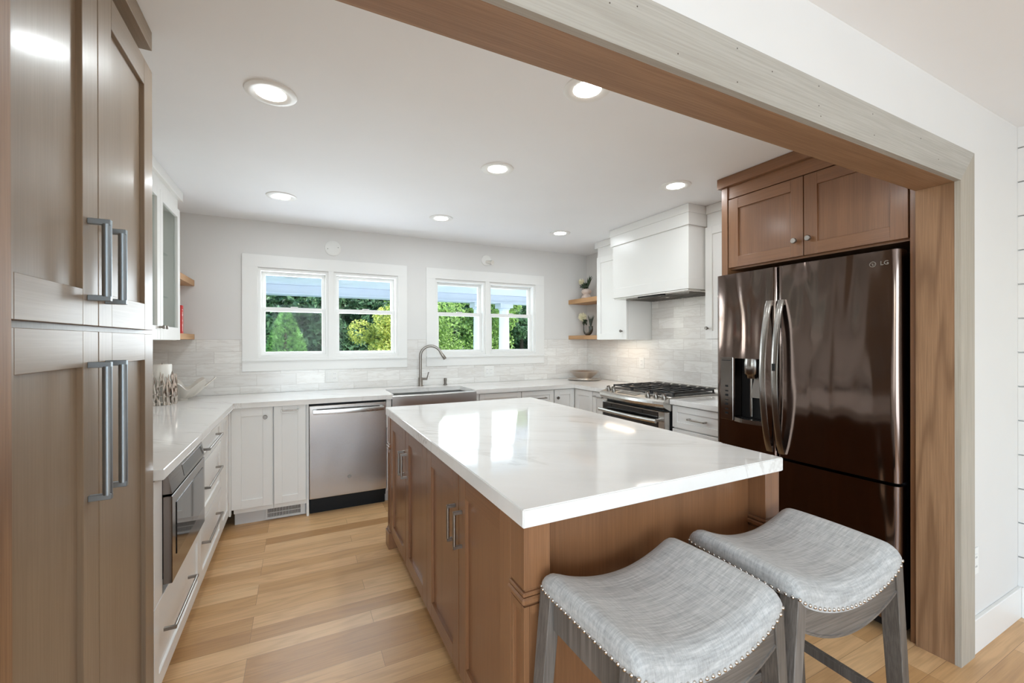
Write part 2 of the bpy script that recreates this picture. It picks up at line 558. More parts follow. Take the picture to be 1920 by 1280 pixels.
def slab(name, ax, f, s, a0, a1, z0, z1, mats, parent, th=.02, label=None):
    b = B(); fbox(b, ax, f, s, 0, th, a0, a1, z0, z1, .0012)
    return build(name, b, mats, parent, label)

def pull(ax, f, s, mode, a, z0, z1, mat, parent, r=.006, out=.032, post=.006, name='handle'):
    """bar pull. mode 'v': vertical at a, z0..z1; mode 'h': horizontal at height a, from z0 to z1 along the run"""
    b = B()
    def P(u, z, d):
        c = f + s * d
        return (c, u, z) if ax == 'x' else (u, c, z)
    if mode == 'v':
        ends = ((a, z0), (a, z1)); b.tube([P(a, z0 + .004, out), P(a, z1 - .004, out)], r, 10)
    else:
        ends = ((z0, a), (z1, a)); b.tube([P(z0 + .004, a, out), P(z1 - .004, a, out)], r, 10)
    for u, z in ends:
        if mode == 'v':
            fbox(b, ax, f, s, 0, -(out + r * .9), u - post, u + post, z - post, z + post, .001)
        else:
            fbox(b, ax, f, s, 0, -(out + r * .9), u - post, u + post, z - post, z + post, .001)
    return build(name, b, mat, parent)

def knob(ax, f, s, a, z, mat, parent, r=.015):
    b = B()
    prof = [(.0001, 0), (.006, 0), (.006, .016), (r, .019), (r, .027), (r * .85, .030), (.0001, .030)]
    if ax == 'x': b.lathe([(q, f + s * h) for q, h in prof], (a, z), 18, axis='x')
    else: b.lathe([(q, f + s * h) for q, h in prof], (a, z), 18, axis='y')
    return build('knob', b, mat, parent)

# ================================================================== ROOM SHELL
XL, XR, YW, ZC = -1.07, 3.18, 4.298, 2.41
NL, NB = -3.2, -3.4            # far left and back of the near room
b = B(); b.box(NL - .1, XR + .12, NB - .1, YW + .16, -.1, 0); struct('floor', b, M['floor'])
b = B(); b.box(NL - 1.2, XR + .12, NB - 1.5, YW + .16, ZC, ZC + .1); struct('ceiling', b, M['ceil'])  # slab runs on past the unseen walls, an eave added to block sun
b = B(); b.box(XL - .1, XL, .878, YW, 0, ZC); struct('wall_left', b, M['wall'])
b = B(); b.box(XR, XR + .12, .90, YW + .16, 0, ZC); struct('wall_right', b, M['wall'])
# partition wall with the wide cased opening
OX0, OX1, OZ = -.40, 2.477, 2.045
b = B()
b.box(NL, OX0, .771, .895, 0, ZC)
b.box(OX1, XR + .02, .771, .895, 0, ZC)
b.box(OX0, OX1, .771, .895, OZ, ZC)
struct('wall_partition', b, M['wall'])
# shiplap wall on the right of the near room, with real gaps
b = B()
z = -.045
while z < ZC:
    b.box(XR, XR + .02, NB, .771, max(z + .003, 0), min(z + .165, ZC), .001)
    z += .168
b.box(XR + .02, XR + .12, NB, .9, 0, ZC)
struct('wall_shiplap', b, M['wall'])
# window wall
WIN = [(-.313, .249), (.294, .882), (1.262, 1.822), (1.868, 2.444)]
WZ0, WZ1 = 1.222, 1.998
b = B()
b.box(XL - .1, XR, YW, YW + .14, 0, WZ0)
b.box(XL - .1, XR, YW, YW + .14, WZ1, ZC)
xs = [XL - .1] + [v for p in WIN for v in p] + [XR]
for i in range(0, len(xs), 2):
    b.box(xs[i], xs[i + 1], YW, YW + .14, WZ0, WZ1)
struct('wall_window', b, M['wall'])
# near room walls behind the camera: large window openings
b = B()
b.box(NL, -2.3, NB - .1, NB, 0, ZC); b.box(1.1, XR + .12, NB - .1, NB, 0, ZC)
b.box(-2.3, 1.1, NB - .1, NB, 0, .2); b.box(-2.3, 1.1, NB - .1, NB, 2.3, ZC)
struct('wall_back', b, M['wall'])
b = B()
b.box(NL - .1, NL, NB, -2.5, 0, ZC); b.box(NL - .1, NL, -.3, .9, 0, ZC)
b.box(NL - .1, NL, -2.5, -.3, 0, .5); b.box(NL - .1, NL, -2.5, -.3, 2.1, ZC)
struct('wall_far_left', b, M['wall'])

# windows: each a double hung unit
def window(n, x0, x1):
    root = bpy.data.objects.new('window_%d' % n, None); COL.objects.link(root); root.location = (x0, YW, WZ0)
    root['kind'] = 'structure'
    yo = YW + .03
    b = B()  # jamb frame
    t = .022
    b.box(x0, x0 + t, YW, YW + .13, WZ0, WZ1, .001); b.box(x1 - t, x1, YW, YW + .13, WZ0, WZ1, .001)
    b.box(x0 + t, x1 - t, YW, YW + .13, WZ0, WZ0 + .022, .001); b.box(x0 + t, x1 - t, YW, YW + .13, WZ1 - .018, WZ1, .001)
    build('window_frame', b, M['trim'], root)
    zm = 1.645
    # upper sash (outer), lower sash (inner)
    for nm, ya, za, zb, st, bot, top in (('upper_sash', yo + .045, zm - .015, WZ1 - .018, .030, .028, .026), ('lower_sash', yo + .012, WZ0 + .022, zm + .02, .030, .026, .036)):
        b = B(); yb = ya + .032
        xa, xb = x0 + t, x1 - t
        b.box(xa, xa + st, ya, yb, za, zb, .0015); b.box(xb - st, xb, ya, yb, za, zb, .0015)
        b.box(xa + st, xb - st, ya, yb, za, za + bot, .0015); b.box(xa + st, xb - st, ya, yb, zb - top, zb, .0015)
        s = build(nm, b, M['trim'], root)
        b = B(); b.box(xa + st, xb - st, ya + .014, ya + .018, za + bot, zb - top)
        build('pane', b, M['glass'], s)
    b = B(); xc = (x0 + x1) / 2
    b.box(xc - .03, xc + .03, yo + .006, yo + .03, zm + .02, zm + .028, .001)
    build('sash_lock', b, M['trim'], root)
for i, (a, c) in enumerate(WIN):
    window(i + 1, a, c)

# interior window casings
def casing(n, x0, x1, wa, wb, wc, wd):
    z0, z1 = 1.104, 2.114
    b = B(); t = .018
    b.box(x0, wa, YW - t, YW, 1.205, z1 - .107, .001)
    b.box(wd, x1, YW - t, YW, 1.205, z1 - .107, .001)
    b.box(wb, wc, YW - t, YW, 1.205, z1 - .107, .001)
    b.box(x0, x1, YW - t, YW, z1 - .107, z1, .001)
    b.box(wa, wb, YW - t, YW, 1.205, WZ0, 0); b.box(wc, wd, YW - t, YW, 1.205, WZ0, 0)
    b.box(x0 - .0, x1 + .0, YW - .03, YW, 1.19, 1.206, .002)
    b.box(x0, x1, YW - t, YW, z0, 1.19, .001)
    struct('trim_%d' % n, b, M['trim'])
casing(1, -.430, .972, *WIN[0], *WIN[1])
casing(2, 1.167, 2.560, *WIN[2], *WIN[3])

# tiled backsplash
TT, TZ = .010, 1.379
b = B(); b.box(XL, XR, YW - TT, YW, .915, 1.103)
b.box(XL, -.431, YW - TT, YW, 1.103, TZ); b.box(.973, 1.166, YW - TT, YW, 1.103, TZ); b.box(2.561, XR, YW - TT, YW, 1.103, TZ)
struct('trim_3', b, M['tile'], 'marble tile backsplash below the windows')
b = B(); b.box(XL, XL + TT, 1.95, YW - TT, .915, 1.371)
struct('trim_4', b, M['tile'], 'marble tile backsplash on the left wall')
b = B(); b.box(XR - TT, XR, 1.90, YW - TT, .915, 1.371); b.box(XR - TT, XR, 2.34, 3.205, 1.371, 1.76)
struct('trim_5', b, M['tile'], 'marble tile backsplash behind the range')

# cased opening: jambs, soffit, casing boards
b = B(); b.box(OX1 - .02, OX1, .771, .898, 0, 2.0235, .001); struct('trim_6', b, M['oak_v'], 'oak jamb lining beside the refrigerator')
b = B(); b.box(OX0, OX0 + .02, .771, .898, 0, 2.0235, .001); struct('trim_7', b, M['oak_v'], 'oak jamb lining beside the tall pantry')
b = B(); b.box(OX0, OX1, .771, .898, 2.0235, 2.045, .001); struct('trim_8', b, M['oak_x'], 'oak soffit board under the header')
CW = .137
b = B(); b.prism([(OX1 - .02, 0), (OX1 + CW - .02, 0), (OX1 + CW - .02, 2.0235 + CW), (OX1 - .02, 2.0235)], 'y', .751, .7708)
struct('trim_9', b, M['case_v'], 'pale oak upright casing board')
b = B(); b.prism([(OX0 + .02, 0), (OX0 - CW + .02, 0), (OX0 - CW + .02, 2.0235 + CW), (OX0 + .02, 2.0235)], 'y', .751, .7708)
struct('trim_10', b, M['case_v'], 'pale oak upright casing board beside the pantry')
b = B(); b.prism([(OX0 + .02, 2.0235), (OX1 - .02, 2.0235), (OX1 + CW - .02, 2.0235 + CW), (OX0 - CW + .02, 2.0235 + CW)], 'y', .751, .7708)
struct('trim_11', b, M['case_x'], 'pale oak header casing board')
# nail holes filled on the header
b = B()
for x, zz in ((.62, 2.11), (.83, 2.06), (.70, 2.13), (1.05, 2.14), (1.05, 2.05), (1.2, 2.12), (1.43, 2.14), (1.43, 2.08), (1.44, 2.05), (1.75, 2.13), (1.76, 2.06), (2.1, 2.12), (2.25, 2.07)):
    b.cyl((x, .7505, zz), (x, .7515, zz), .0018, 8)
struct('trim_12', b, M['bark'])

# baseboards of the near room
b = B(); b.box(OX1 + CW - .02, XR, .756, .771, 0, .147, .002); struct('baseboard_partition', b, M['trim'])
b = B(); b.box(XR - .015, XR, NB, .756, 0, .147, .002); struct('baseboard_right', b, M['trim'])

# ================================================================== FITTINGS
lights = [(-.101, 2.068, 'with an eyeball trim nearest the tall pantry, front left'), (1.078, 1.451, 'half hidden behind the oak header'),
          (1.086, 2.366, 'in the middle of the ceiling, over the island'), (2.285, 2.09, 'just in front of the refrigerator cabinet'),
          (-.107, 3.506, 'in the back row over the left worktop corner'), (1.09, 3.526, 'in the back row above the sink'),
          (2.278, 3.505, 'in the back row near the upper shelf corner')]
for x, y, t in lights:
    th = thing('recessed_light', 'round white recessed ceiling light ' + t, 'ceiling light', (x, y, ZC - .012), 'recessed ceiling lights')
    b = B(); b.lathe([(.057, ZC - .003), (.060, ZC - .006), (.084, ZC - .009), (.098, ZC - .005), (.100, ZC)], (x, y), 40)
    build('trim_ring', b, M['trim'], th)
    b = B(); b.lathe([(.0001, ZC - .005), (.0575, ZC - .005), (.0575, ZC - .0005)], (x, y), 40)
    build('lens', b, M['lightdisc'], th, 'glowing white lens')
    lamp('recessed_light_beam', 'AREA', (x, y, ZC - .02), 1.95, (.88, .96, 1.0), aim=(x, y, 0), shape='DISK', size=.115)

def wallplate(name, label, cat, ax, f, s, a, z, w_, h, kinds):
    th = thing(name, label, cat, (f, a, z) if ax == 'x' else (a, f, z))
    b = B(); fbox(b, ax, f, s, -.005, -.0002, a - w_ / 2, a + w_ / 2, z - h / 2, z + h / 2, .0015)
    build('cover_plate', b, M['plate'], th)
    n = len(kinds)
    for i, k in enumerate(kinds):
        ac = a + (i - (n - 1) / 2) * .046
        b = B(); fbox(b, ax, f, s, -.008, -.005, ac - .0165, ac + .0165, z - .033, z + .033, .001)
        pt = build('rocker' if k == 's' else 'socket_insert', b, M['trim'], th)
        if k == 'o':
            for dz in (-.02, .02):
                for da in (-.006, .006):
                    b = B(); fbox(b, ax, f, s, -.0086, -.0078, ac + da - .001, ac + da + .001, z + dz - .003, z + dz + .004)
                    build('slot', b, M['slot'], pt)
    return th
wallplate('light_switch', 'white double plate with switch and socket on the tile left of the faucet', 'wall socket', 'y', YW - TT, -1, .277, 1.041, .115, .115, 'so')
wallplate('wall_socket', 'white double socket plate on the tile right of the faucet', 'wall socket', 'y', YW - TT, -1, 1.863, 1.031, .115, .115, 'oo')
wallplate('wall_socket', 'single white socket on the tile left of the gas range', 'wall socket', 'x', XR - TT, -1, 3.343, 1.134, .072, .115, 'o')
wallplate('wall_socket', 'single white socket on the tile right at the corner behind the silver bowl', 'wall socket', 'x', XR - TT, -1, 4.215, 1.147, .072, .115, 'o')
wallplate('wall_socket', 'white socket plate low on the wall right of the pale oak casing', 'wall socket', 'y', .771, -1, 2.650, .39, .072, .115, 'o')

b = B(); b.lathe([(.0001, YW - .008), (.066, YW - .008), (.071, YW - .004), (.071, YW)], (.289, 2.226), 32, axis='y')
pl = build('blank_cover_plate', b, M['plate'], label='round white blank cover plate on the wall above the left window pair', cat='cover plate')
for dx in (-.045, .045):
    b = B(); b.cyl((.289 + dx, YW - .0095, 2.226 + dx * .2), (.289 + dx, YW - .007, 2.226 + dx * .2), .004, 10)
    build('screw', b, M['nickel'], pl)
th = thing('lamp_socket', 'round white plate with a bare lamp socket above the right window pair', 'lamp socket', (1.841, YW, 2.241))
b = B(); b.lathe([(.0001, YW - .010), (.055, YW - .010), (.058, YW - .005), (.058, YW)], (1.835, 2.241), 28, axis='y'); build('cover_plate', b, M['plate'], th)
b = B(); b.tube([(1.835, YW - .008, 2.225), (1.86, YW - .05, 2.215), (1.872, YW - .09, 2.205)], [.014, .02, .024], 16); build('socket', b, M['ceramic'], th)

# ================================================================== CABINETS
W = [M['white']]
def base_body(th, ax, back, front, a0, a1, z0=.1, z1=.874, mat=None, toe=True, name='body'):
    b = B()
    if ax == 'x': b.box(min(back, front), max(back, front), a0, a1, z0, z1)
    else: b.box(a0, a1, min(back, front), max(back, front), z0, z1)
    build(name, b, mat or M['white'], th)
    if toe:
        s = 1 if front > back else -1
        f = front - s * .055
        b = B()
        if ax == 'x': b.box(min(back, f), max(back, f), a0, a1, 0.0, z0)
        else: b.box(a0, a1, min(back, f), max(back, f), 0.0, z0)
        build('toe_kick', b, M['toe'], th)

XF = -.45                    # face of the left run
# --- tall pantry
th = thing('pantry_cabinet', 'tall brown stained wooden pantry cabinet, greyed by painted-in daylight sheen, with long bar handles at left edge', 'cabinet', (-.76, 1.4, 0))
b = B(); b.box(XL + .002, XF - .022, .93, 1.878, .1, 2.297); build('body', b, M['sheen_v'], th)
b = B(); b.box(XL + .002, XF - .06, .93, 1.878, 0, .1); build('toe_kick', b, M['sheen_y'], th)
b = B(); b.box(XL + .002, XF - .03, .93, 1.84, 2.297, 2.345); b.box(XL + .002, -.442, .93, 1.842, 2.345, 2.408, .001); build('crown', b, M['sheen_y'], th)
G = [M['sheen_v'], M['sheen_y']]
for a0, a1, hy in ((.985, 1.426, 1.370), (1.430, 1.876, 1.474)):
    d = shaker('door', 'x', XF, 1, a0, a1, 1.400, 2.290, G, th, .085, .022, .012)
    pull('x', XF, 1, 'v', hy, 1.466, 1.650, M['pewter'], d, .0095, .034, .007)
    d = shaker('door', 'x', XF, 1, a0, a1, .115, 1.386, G, th, .085, .022, .012)
    pull('x', XF, 1, 'v', hy, .985, 1.305, M['pewter'], d, .0095, .034, .007)

# --- left base run
th = thing('base_cabinet', 'white base cabinet holding the microwave drawer, with one deep drawer below', 'cabinet', (-.76, 2.27, 0))
b = B()
b.box(XL + .002, XF - .021, 1.882, 2.655, .1, .44); b.box(XL + .002, XF - .021, 1.882, 1.985, .44, .874)
b.box(XL + .002, XF - .021, 2.605, 2.655, .44, .874); b.box(XL + .002, -1.0, 1.985, 2.605, .44, .874)
build('body', b, M['white'], th)
b = B(); b.box(XL + .002, XF - .075, 1.882, 2.655, 0, .1); build('toe_kick', b, M['toe'], th)
b = B(); b.box(XF - .02, XF, 1.885, 1.984, .43, .872, .001); build('filler', b, M['white'], th)
b = B(); b.box(XF - .02, XF, 2.612, 2.653, .43, .872, .001); build('filler', b, M['white'], th)
d = shaker('drawer', 'x', XF, 1, 1.885, 2.653, .112, .425, W, th, .055)
pull('x', XF, 1, 'h', .292, 2.00, 2.39, M['nickel'], d, .006, .034)
mw = thing('microwave_drawer', 'dark stainless microwave drawer built into the left base run', 'microwave', (-.7, 2.295, .46))
y0, y1 = 1.988, 2.602; f = -.4216
b = B(); b.box(-.95, XF - .004, y0 + .02, y1 - .02, .475, .85); build('body', b, M['black'], mw)
b = B(); b.hexa([(XF, y0, .795), (f, y0, .795), (f, y1, .795), (XF, y1, .795), (XF, y0, .862), (f - .012, y0, .862), (f - .012, y1, .862), (XF, y1, .862)]); build('control_panel', b, M['mwsteel'], mw)
b = B(); b.hexa([(f - .006, y0 + .2, .806), (f - .001, y0 + .2, .806), (f - .001, y1 - .015, .806), (f - .006, y1 - .015, .806), (f - .014, y0 + .2, .852), (f - .0092, y0 + .2, .852), (f - .0092, y1 - .015, .852), (f - .014, y1 - .015, .852)]); build('display', b, M['blackglass'], mw)
b = B(); b.box(XF, f, y0, y1, .462, .786, .002); dr = build('drawer_front', b, M['mwsteel'], mw)
b = B(); b.box(f, f + .0025, y0 + .06, y1 - .045, .545, .745, .001); build('window_glass', b, M['blackglass'], dr)

th = thing('drawer_cabinet', 'white three drawer base cabinet between the microwave and the corner', 'cabinet', (-.76, 2.98, 0))
base_body(th, 'x', XL + .002, XF - .021, 2.657, 3.318)
for z0, z1, hz in ((.722, .870, .800), (.420, .716, .600), (.112, .414, .318)):
    d = shaker('drawer', 'x', XF, 1, 2.662, 3.316, z0, z1, W, th, .045 if z1 > .8 else .055)
    pull('x', XF, 1, 'h', hz, 2.70, 3.12, M['nickel'], d, .006, .034)
th = thing('corner_cabinet', 'narrow white recessed panel closing the left base run at the corner', 'cabinet panel', (-.6, 3.45, 0))
base_body(th, 'x', -.75, XF - .021, 3.32, 3.672)
shaker('panel', 'x', XF, 1, 3.325, 3.652, .112, .870, W, th, .06)

# --- window wall base run
YF = 3.678
def ybase(name, label, x0, x1, cat='cabinet'):
    th = thing(name, label, cat, ((x0 + x1) / 2, 4.0, 0))
    base_body(th, 'y', YW - .002, YF + .021, x0, x1)
    return th
th = ybase('base_cabinet', 'white one door base cabinet with round knob in the left corner', -.425, -.171)
d = shaker('door', 'y', YF, -1, -.438, -.177, .135, .872, W, th, .062)
knob('y', YF, -1, -.222, .800, M['dark_nickel'], d)
th = ybase('pull_out_cabinet', 'narrow white pull-out cabinet with bar handle left of the dishwasher', -.169, .053)
d = shaker('door', 'y', YF, -1, -.167, .049, .135, .872, W, th, .055)
pull('y', YF, -1, 'h', .838, -.115, -.005, M['nickel'], d, .005, .030, .005)
b = B(); b.box(-.4495, -.4385, 3.655, 3.71, .1, .874); build('corner_filler', b, M['white'], th)
b = B(); b.box(.0535, .071, 3.69, YW - .01, 0, .874, .001)
build('end_panel', b, M['white'], th)
# floor register in the toe kick
th = thing('toe_kick_vent', 'beige louvred vent set in the toe kick left of the dishwasher', 'vent', (-.1, 3.74, .02))
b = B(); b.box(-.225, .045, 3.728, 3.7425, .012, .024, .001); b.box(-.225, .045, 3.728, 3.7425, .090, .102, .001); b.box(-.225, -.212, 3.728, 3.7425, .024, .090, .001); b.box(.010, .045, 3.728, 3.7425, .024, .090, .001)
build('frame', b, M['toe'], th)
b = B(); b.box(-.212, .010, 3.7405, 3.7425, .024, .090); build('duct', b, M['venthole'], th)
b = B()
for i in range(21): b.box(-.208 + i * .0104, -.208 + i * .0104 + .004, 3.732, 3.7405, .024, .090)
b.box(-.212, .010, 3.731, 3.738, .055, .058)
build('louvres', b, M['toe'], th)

# --- dishwasher
th = thing('dishwasher', 'stainless steel dishwasher with bowed bar handle beside the sink', 'dishwasher', (.365, 3.9, 0))
b = B(); b.box(.078, .652, YF + .01, YW - .05, .08, .868); build('tub', b, M['black'], th)
b = B(); b.box(.078, .652, YF + .055, YW - .05, 0.0, .12); build('toe_kick', b, M['black'], th)
b = B(); b.box(.074, .656, YF - .012, YF + .008, .132, .858, .004, seg=2); dr = build('door', b, M['steel_w'], th)
b = B()
N = 14; pts = []
for i in range(N + 1):
    t = i / N; x = .100 + t * .530
    pts.append((x, YF - .012 - .045 - .012 * math.sin(math.pi * t), .812))
prev = None
loops = []
for p in pts:
    loops.append([b.bm.verts.new((p[0], p[1] + dy, p[2] + dz)) for dy, dz in ((-.008, -.017), (-.011, 0), (-.008, .017), (.008, .017), (.008, -.017))])
b._skin(loops, 0, True, True)
b.box(.100, .125, YF - .06, YF - .010, .797, .827, .002); b.box(.605, .630, YF - .06, YF - .010, .797, .827, .002)
build('handle', b, M['steel'], dr)
b = B(); b.lathe([(.0001, YF - .0135), (.013, YF - .0135), (.014, YF - .012)], (.365, .275), 20, axis='y'); build('badge', b, M['nickel'], dr)
b = B(); b.lathe([(.010, YF - .0142), (.0115, YF - .0142), (.0115, YF - .0134), (.010, YF - .0134), (.010, YF - .0142)], (.365, .275), 20, axis='y')
build('badge_ring', b, M['dark_nickel'], dr)

# --- farmhouse sink
th = thing('sink_cabinet', 'white base cabinet under the steel farmhouse sink', 'cabinet', (1.08, 4.0, 0))
base_body(th, 'y', YW - .002, YF + .021, .659, 1.492, z1=.64)
b = B(); b.box(.659, .700, YF, YF + .3, .64, .874, .001); build('side_stile', b, M['white'], th)
b = B(); b.box(1.464, 1.492, YF, YF + .3, .64, .874, .001); build('side_stile', b, M['white'], th)
for a0, a1, kx in ((.664, 1.073, 1.03), (1.079, 1.488, 1.12)):
    d = shaker('door', 'y', YF, -1, a0, a1, .112, .632, W, th, .06)
    knob('y', YF, -1, kx, .57, M['dark_nickel'], d)
b = B()
sx0, sx1, sy0, sy1 = .704, 1.460, 3.640, 4.10
b.box(sx0, sx1, sy1 - .012, sy1, .66, .872, .001)
b.box(sx0, sx0 + .012, sy0 + .03, sy1 - .012, .66, .872, .001); b.box(sx1 - .012, sx1, sy0 + .03, sy1 - .012, .66, .872, .001)
b.box(sx0, sx1, sy0 + .03, sy1, .645, .660, .001)
loops = []
N = 20
for i in range(N + 1):
    t = i / N; x = sx0 + t * (sx1 - sx0); yy = sy0 + .008 - .020 * math.sin(math.pi * t)
    loops.append([b.bm.verts.new((x, yy, .645)), b.bm.verts.new((x, yy, .897)), b.bm.verts.new((x, yy + .006, .902)), b.bm.verts.new((x, sy0 + .045, .902)), b.bm.verts.new((x, sy0 + .045, .645))])
b._skin(loops, 0, True, False)
sink = build('farmhouse_sink', b, M['sink'], label='stainless steel farmhouse sink with bowed apron under the right window', cat='sink')
b = B(); b.lathe([(.0001, .663), (.035, .663), (.042, .661)], (1.08, 3.9), 24); build('drain', b, M['nickel'], sink)

# faucet: gooseneck with pull down spout
fc = thing('faucet', 'brushed steel gooseneck faucet with pull-down spout standing behind the sink', 'faucet', (1.089, 4.222, .914))
b = B(); b.lathe([(.0001, .9145), (.027, .9145), (.027, .920), (.022, .926), (.0215, .99), (.018, 1.0), (.0001, 1.0)], (1.089, 4.222), 24); build('base', b, M['nickel'], fc)
pts = [(1.089, 4.222, .93), (1.089, 4.222, 1.19)]
cx, cz, rr = 1.089 + .098, 1.215, .098
for i in range(0, 13):
    t = math.pi - i * (math.pi * .86) / 12
    pts.append((cx + rr * math.cos(t), 4.222 - .0 - .06 * (1 - math.cos(math.pi - t)) * .5, cz + rr * math.sin(t)))
b = B(); b.tube(pts, .0135, 16); neck = build('gooseneck', b, M['nickel'], fc)
e0 = Vector(pts[-1]); dirv = (Vector(pts[-1]) - Vector(pts[-2])).normalized()
b = B(); b.tube([e0, e0 + dirv * .01, e0 + dirv * .085, e0 + dirv * .09], [.0135, .016, .0175, .015], 16); build('spray_head', b, M['nickel'], fc)
b = B(); b.tube([(1.105, 4.215, .985), (1.150, 4.195, .985)], .0115, 14); b.tube([(1.146, 4.195, .987), (1.152, 4.19, 1.010), (1.162, 4.185, 1.055)], [.006, .0055, .005], 10); build('lever', b, M['nickel'], fc)
sd = thing('soap_dispenser', 'small brushed steel soap dispenser beside the faucet', 'soap dispenser', (1.345, 4.221, .914))
b = B(); b.lathe([(.0001, .9145), (.020, .9145), (.020, .920), (.013, .924), (.013, .95), (.0001, .95)], (1.345, 4.221), 18); build('stem', b, M['dark_nickel'], sd)
b = B(); b.lathe([(.0001, .95), (.014, .95), (.015, .978), (.011, .984), (.0001, .984)], (1.345, 4.221), 18); b.tube([(1.345, 4.221, .972), (1.335, 4.175, .972)], .006, 10); build('pump_head', b, M['dark_nickel'], sd)

# --- right part of window wall base run
th = ybase('drawer_cabinet', 'white drawer cabinet right of the sink, without a visible handle', 1.494, 1.942)
for z0, z1 in ((.722, .866), (.420, .716), (.112, .414)):
    shaker('drawer', 'y', YF, -1, 1.505, 1.938, z0, z1, W, th, .045)
th = ybase('drawer_cabinet', 'white drawer cabinet with bar handle behind the far island corner', 1.944, 2.314)
for z0, z1 in ((.722, .866), (.420, .716), (.112, .414)):
    d = shaker('drawer', 'y', YF, -1, 1.948, 2.309, z0, z1, W, th, .045)
    pull('y', YF, -1, 'h', (z0 + z1) / 2, 2.05, 2.21, M['nickel'], d, .005, .030, .005)
th = ybase('corner_cabinet', 'white corner base cabinet with two folding doors and a round knob', 2.316, 2.90)
d = shaker('door', 'y', YF, -1, 2.322, 2.562, .112, .866, W, th, .055)
knob('y', YF, -1, 2.352, .785, M['dark_nickel'], d)
XB = 2.565
b = B(); b.box(XB + .021, XR - .002, 3.375, YF + .019, .1, .874); build('side_body', b, M['white'], th)
shaker('door', 'x', XB, -1, 3.380, 3.672, .112, .866, W, th, .055)

def xbase(name, label, y0, y1):
    th = thing(name, label, 'cabinet', (2.87, (y0 + y1) / 2, 0))
    base_body(th, 'x', XR - .002, XB + .021, y0, y1)
    return th
th = xbase('pull_out_cabinet', 'narrow white pull-out cabinet with bar handle left of the gas range', 3.157, 3.373)
d = shaker('door', 'x', XB, -1, 3.160, 3.372, .112, .866, W, th, .05)
pull('x', XB, -1, 'h', .828, 3.20, 3.33, M['nickel'], d, .005, .030, .005)
th = xbase('drawer_cabinet', 'white drawer cabinet with bar handles between the range and refrigerator', 1.905, 2.383)
for z0, z1 in ((.702, .866), (.410, .692), (.112, .400)):
    d = shaker('drawer', 'x', XB, -1, 1.908, 2.381, z0, z1, W, th, .045)
    pull('x', XB, -1, 'h', (z0 + z1) / 2, 2.075, 2.215, M['nickel'], d, .005, .030, .006)

# --- worktops
def worktop(name, label, poly, z0=.876, z1=.914):
    b = B(); b.prism(poly, 'z', z0, z1)
    es = [e for e in b.bm.edges if abs(e.verts[0].co.z - e.verts[1].co.z) < 1e-6]
    bmesh.ops.bevel(b.bm, geom=es, offset=.0025, segments=2, affect='EDGES')
    return build(name, b, M['quartz'], label=label, cat='worktop')
XCL, YCF, XCR = -.4217, 3.653, 2.541
worktop('worktop', 'long white quartz worktop running round three walls past the sink',
        [(XL + .012, 1.884), (XCL, 1.884), (XCL, YCF), (.715, YCF), (.715, 4.06), (1.449, 4.06), (1.449, YCF), (XCR, YCF), (XCR, 3.155), (XR - .012, 3.155), (XR - .012, YW - .012), (XL + .012, YW - .012)])
worktop('worktop', 'short white quartz worktop between the range and refrigerator',
        [(XCR, 1.905), (XR - .012, 1.905), (XR - .012, 2.385), (XCR, 2.385)])

# --- glass fronted wall cabinet, left
XG = -.738
th = thing('glass_wall_cabinet', 'white wall cabinet with glass doors above the left worktop', 'wall cabinet', (-.9, 3.2, 1.371))
b = B(); y0, y1 = 2.755, 3.705; z0, z1 = 1.371, 2.275
b.box(XL + .001, XL + .016, y0, y1, z0, z1); b.box(XL + .016, XG - .021, y0, y0 + .018, z0, z1); b.box(XL + .016, XG - .021, y1 - .018, y1, z0, z1)
b.box(XL + .016, XG - .021, y0 + .018, y1 - .018, z0, z0 + .02); b.box(XL + .016, XG - .021, y0 + .018, y1 - .018, z1 - .02, z1)
b.box(XG - .06, XG - .021, 3.215, 3.245, z0 + .02, z1 - .02)
build('body', b, M['white'], th)
for zz in (1.66, 1.95):
    b = B(); b.box(XL + .018, XG - .062, y0 + .02, y1 - .02, zz, zz + .006); build('glass_shelf', b, M['cabglass'], th)
for a0, a1, ky in ((2.757, 3.226, 3.198), (3.230, 3.703, 3.265)):
    b = B(); st = .058
    fbox(b, 'x', XG, 1, 0, .02, a0, a0 + st, z0 + .002, z1, .0012); fbox(b, 'x', XG, 1, 0, .02, a1 - st, a1, z0 + .002, z1, .0012)
    fbox(b, 'x', XG, 1, 0, .02, a0 + st, a1 - st, z0 + .002, z0 + .085, .0012); fbox(b, 'x', XG, 1, 0, .02, a0 + st, a1 - st, z1 - .06, z1, .0012)
    d = build('door', b, M['white'], th)
    b = B(); fbox(b, 'x', XG, 1, .012, .015, a0 + st, a1 - st, z0 + .085, z1 - .06); build('door_glass', b, M['cabglass'], d)
    knob('x', XG, 1, ky, 1.448, M['nickel'], d, .011)
b = B(); b.box(XL + .001, XG - .012, y0, y1 - .004, z1, 2.345); b.box(XL + .001, XG + .012, y0, y1 + .03, 2.345, 2.408, .001)
build('crown', b, M['white'], th)

# --- floating shelves
def shelf(label, x0, x1, y0, y1, z0, z1):
    b = B(); b.box(x0, x1, y0, y1, z0, z1, .0015)
    return build('floating_shelf', b, M['shelf'], label=label, cat='shelf')
shelf('oak floating shelf in the left corner, upper one', XL + .001, -.761, 3.738, YW - .002, 1.815, 1.863)
shelf('oak floating shelf in the left corner, lower one holding the red book', XL + .001, -.761, 3.709, YW - .002, 1.379, 1.422)
shelf('oak floating shelf in the right corner, upper one with striped vase', 2.909, XR - .001, 3.700, YW - .002, 1.800, 1.850)
shelf('oak floating shelf in the right corner, lower one with round vase', 2.909, XR - .001, 3.680, YW - .002, 1.380, 1.424)

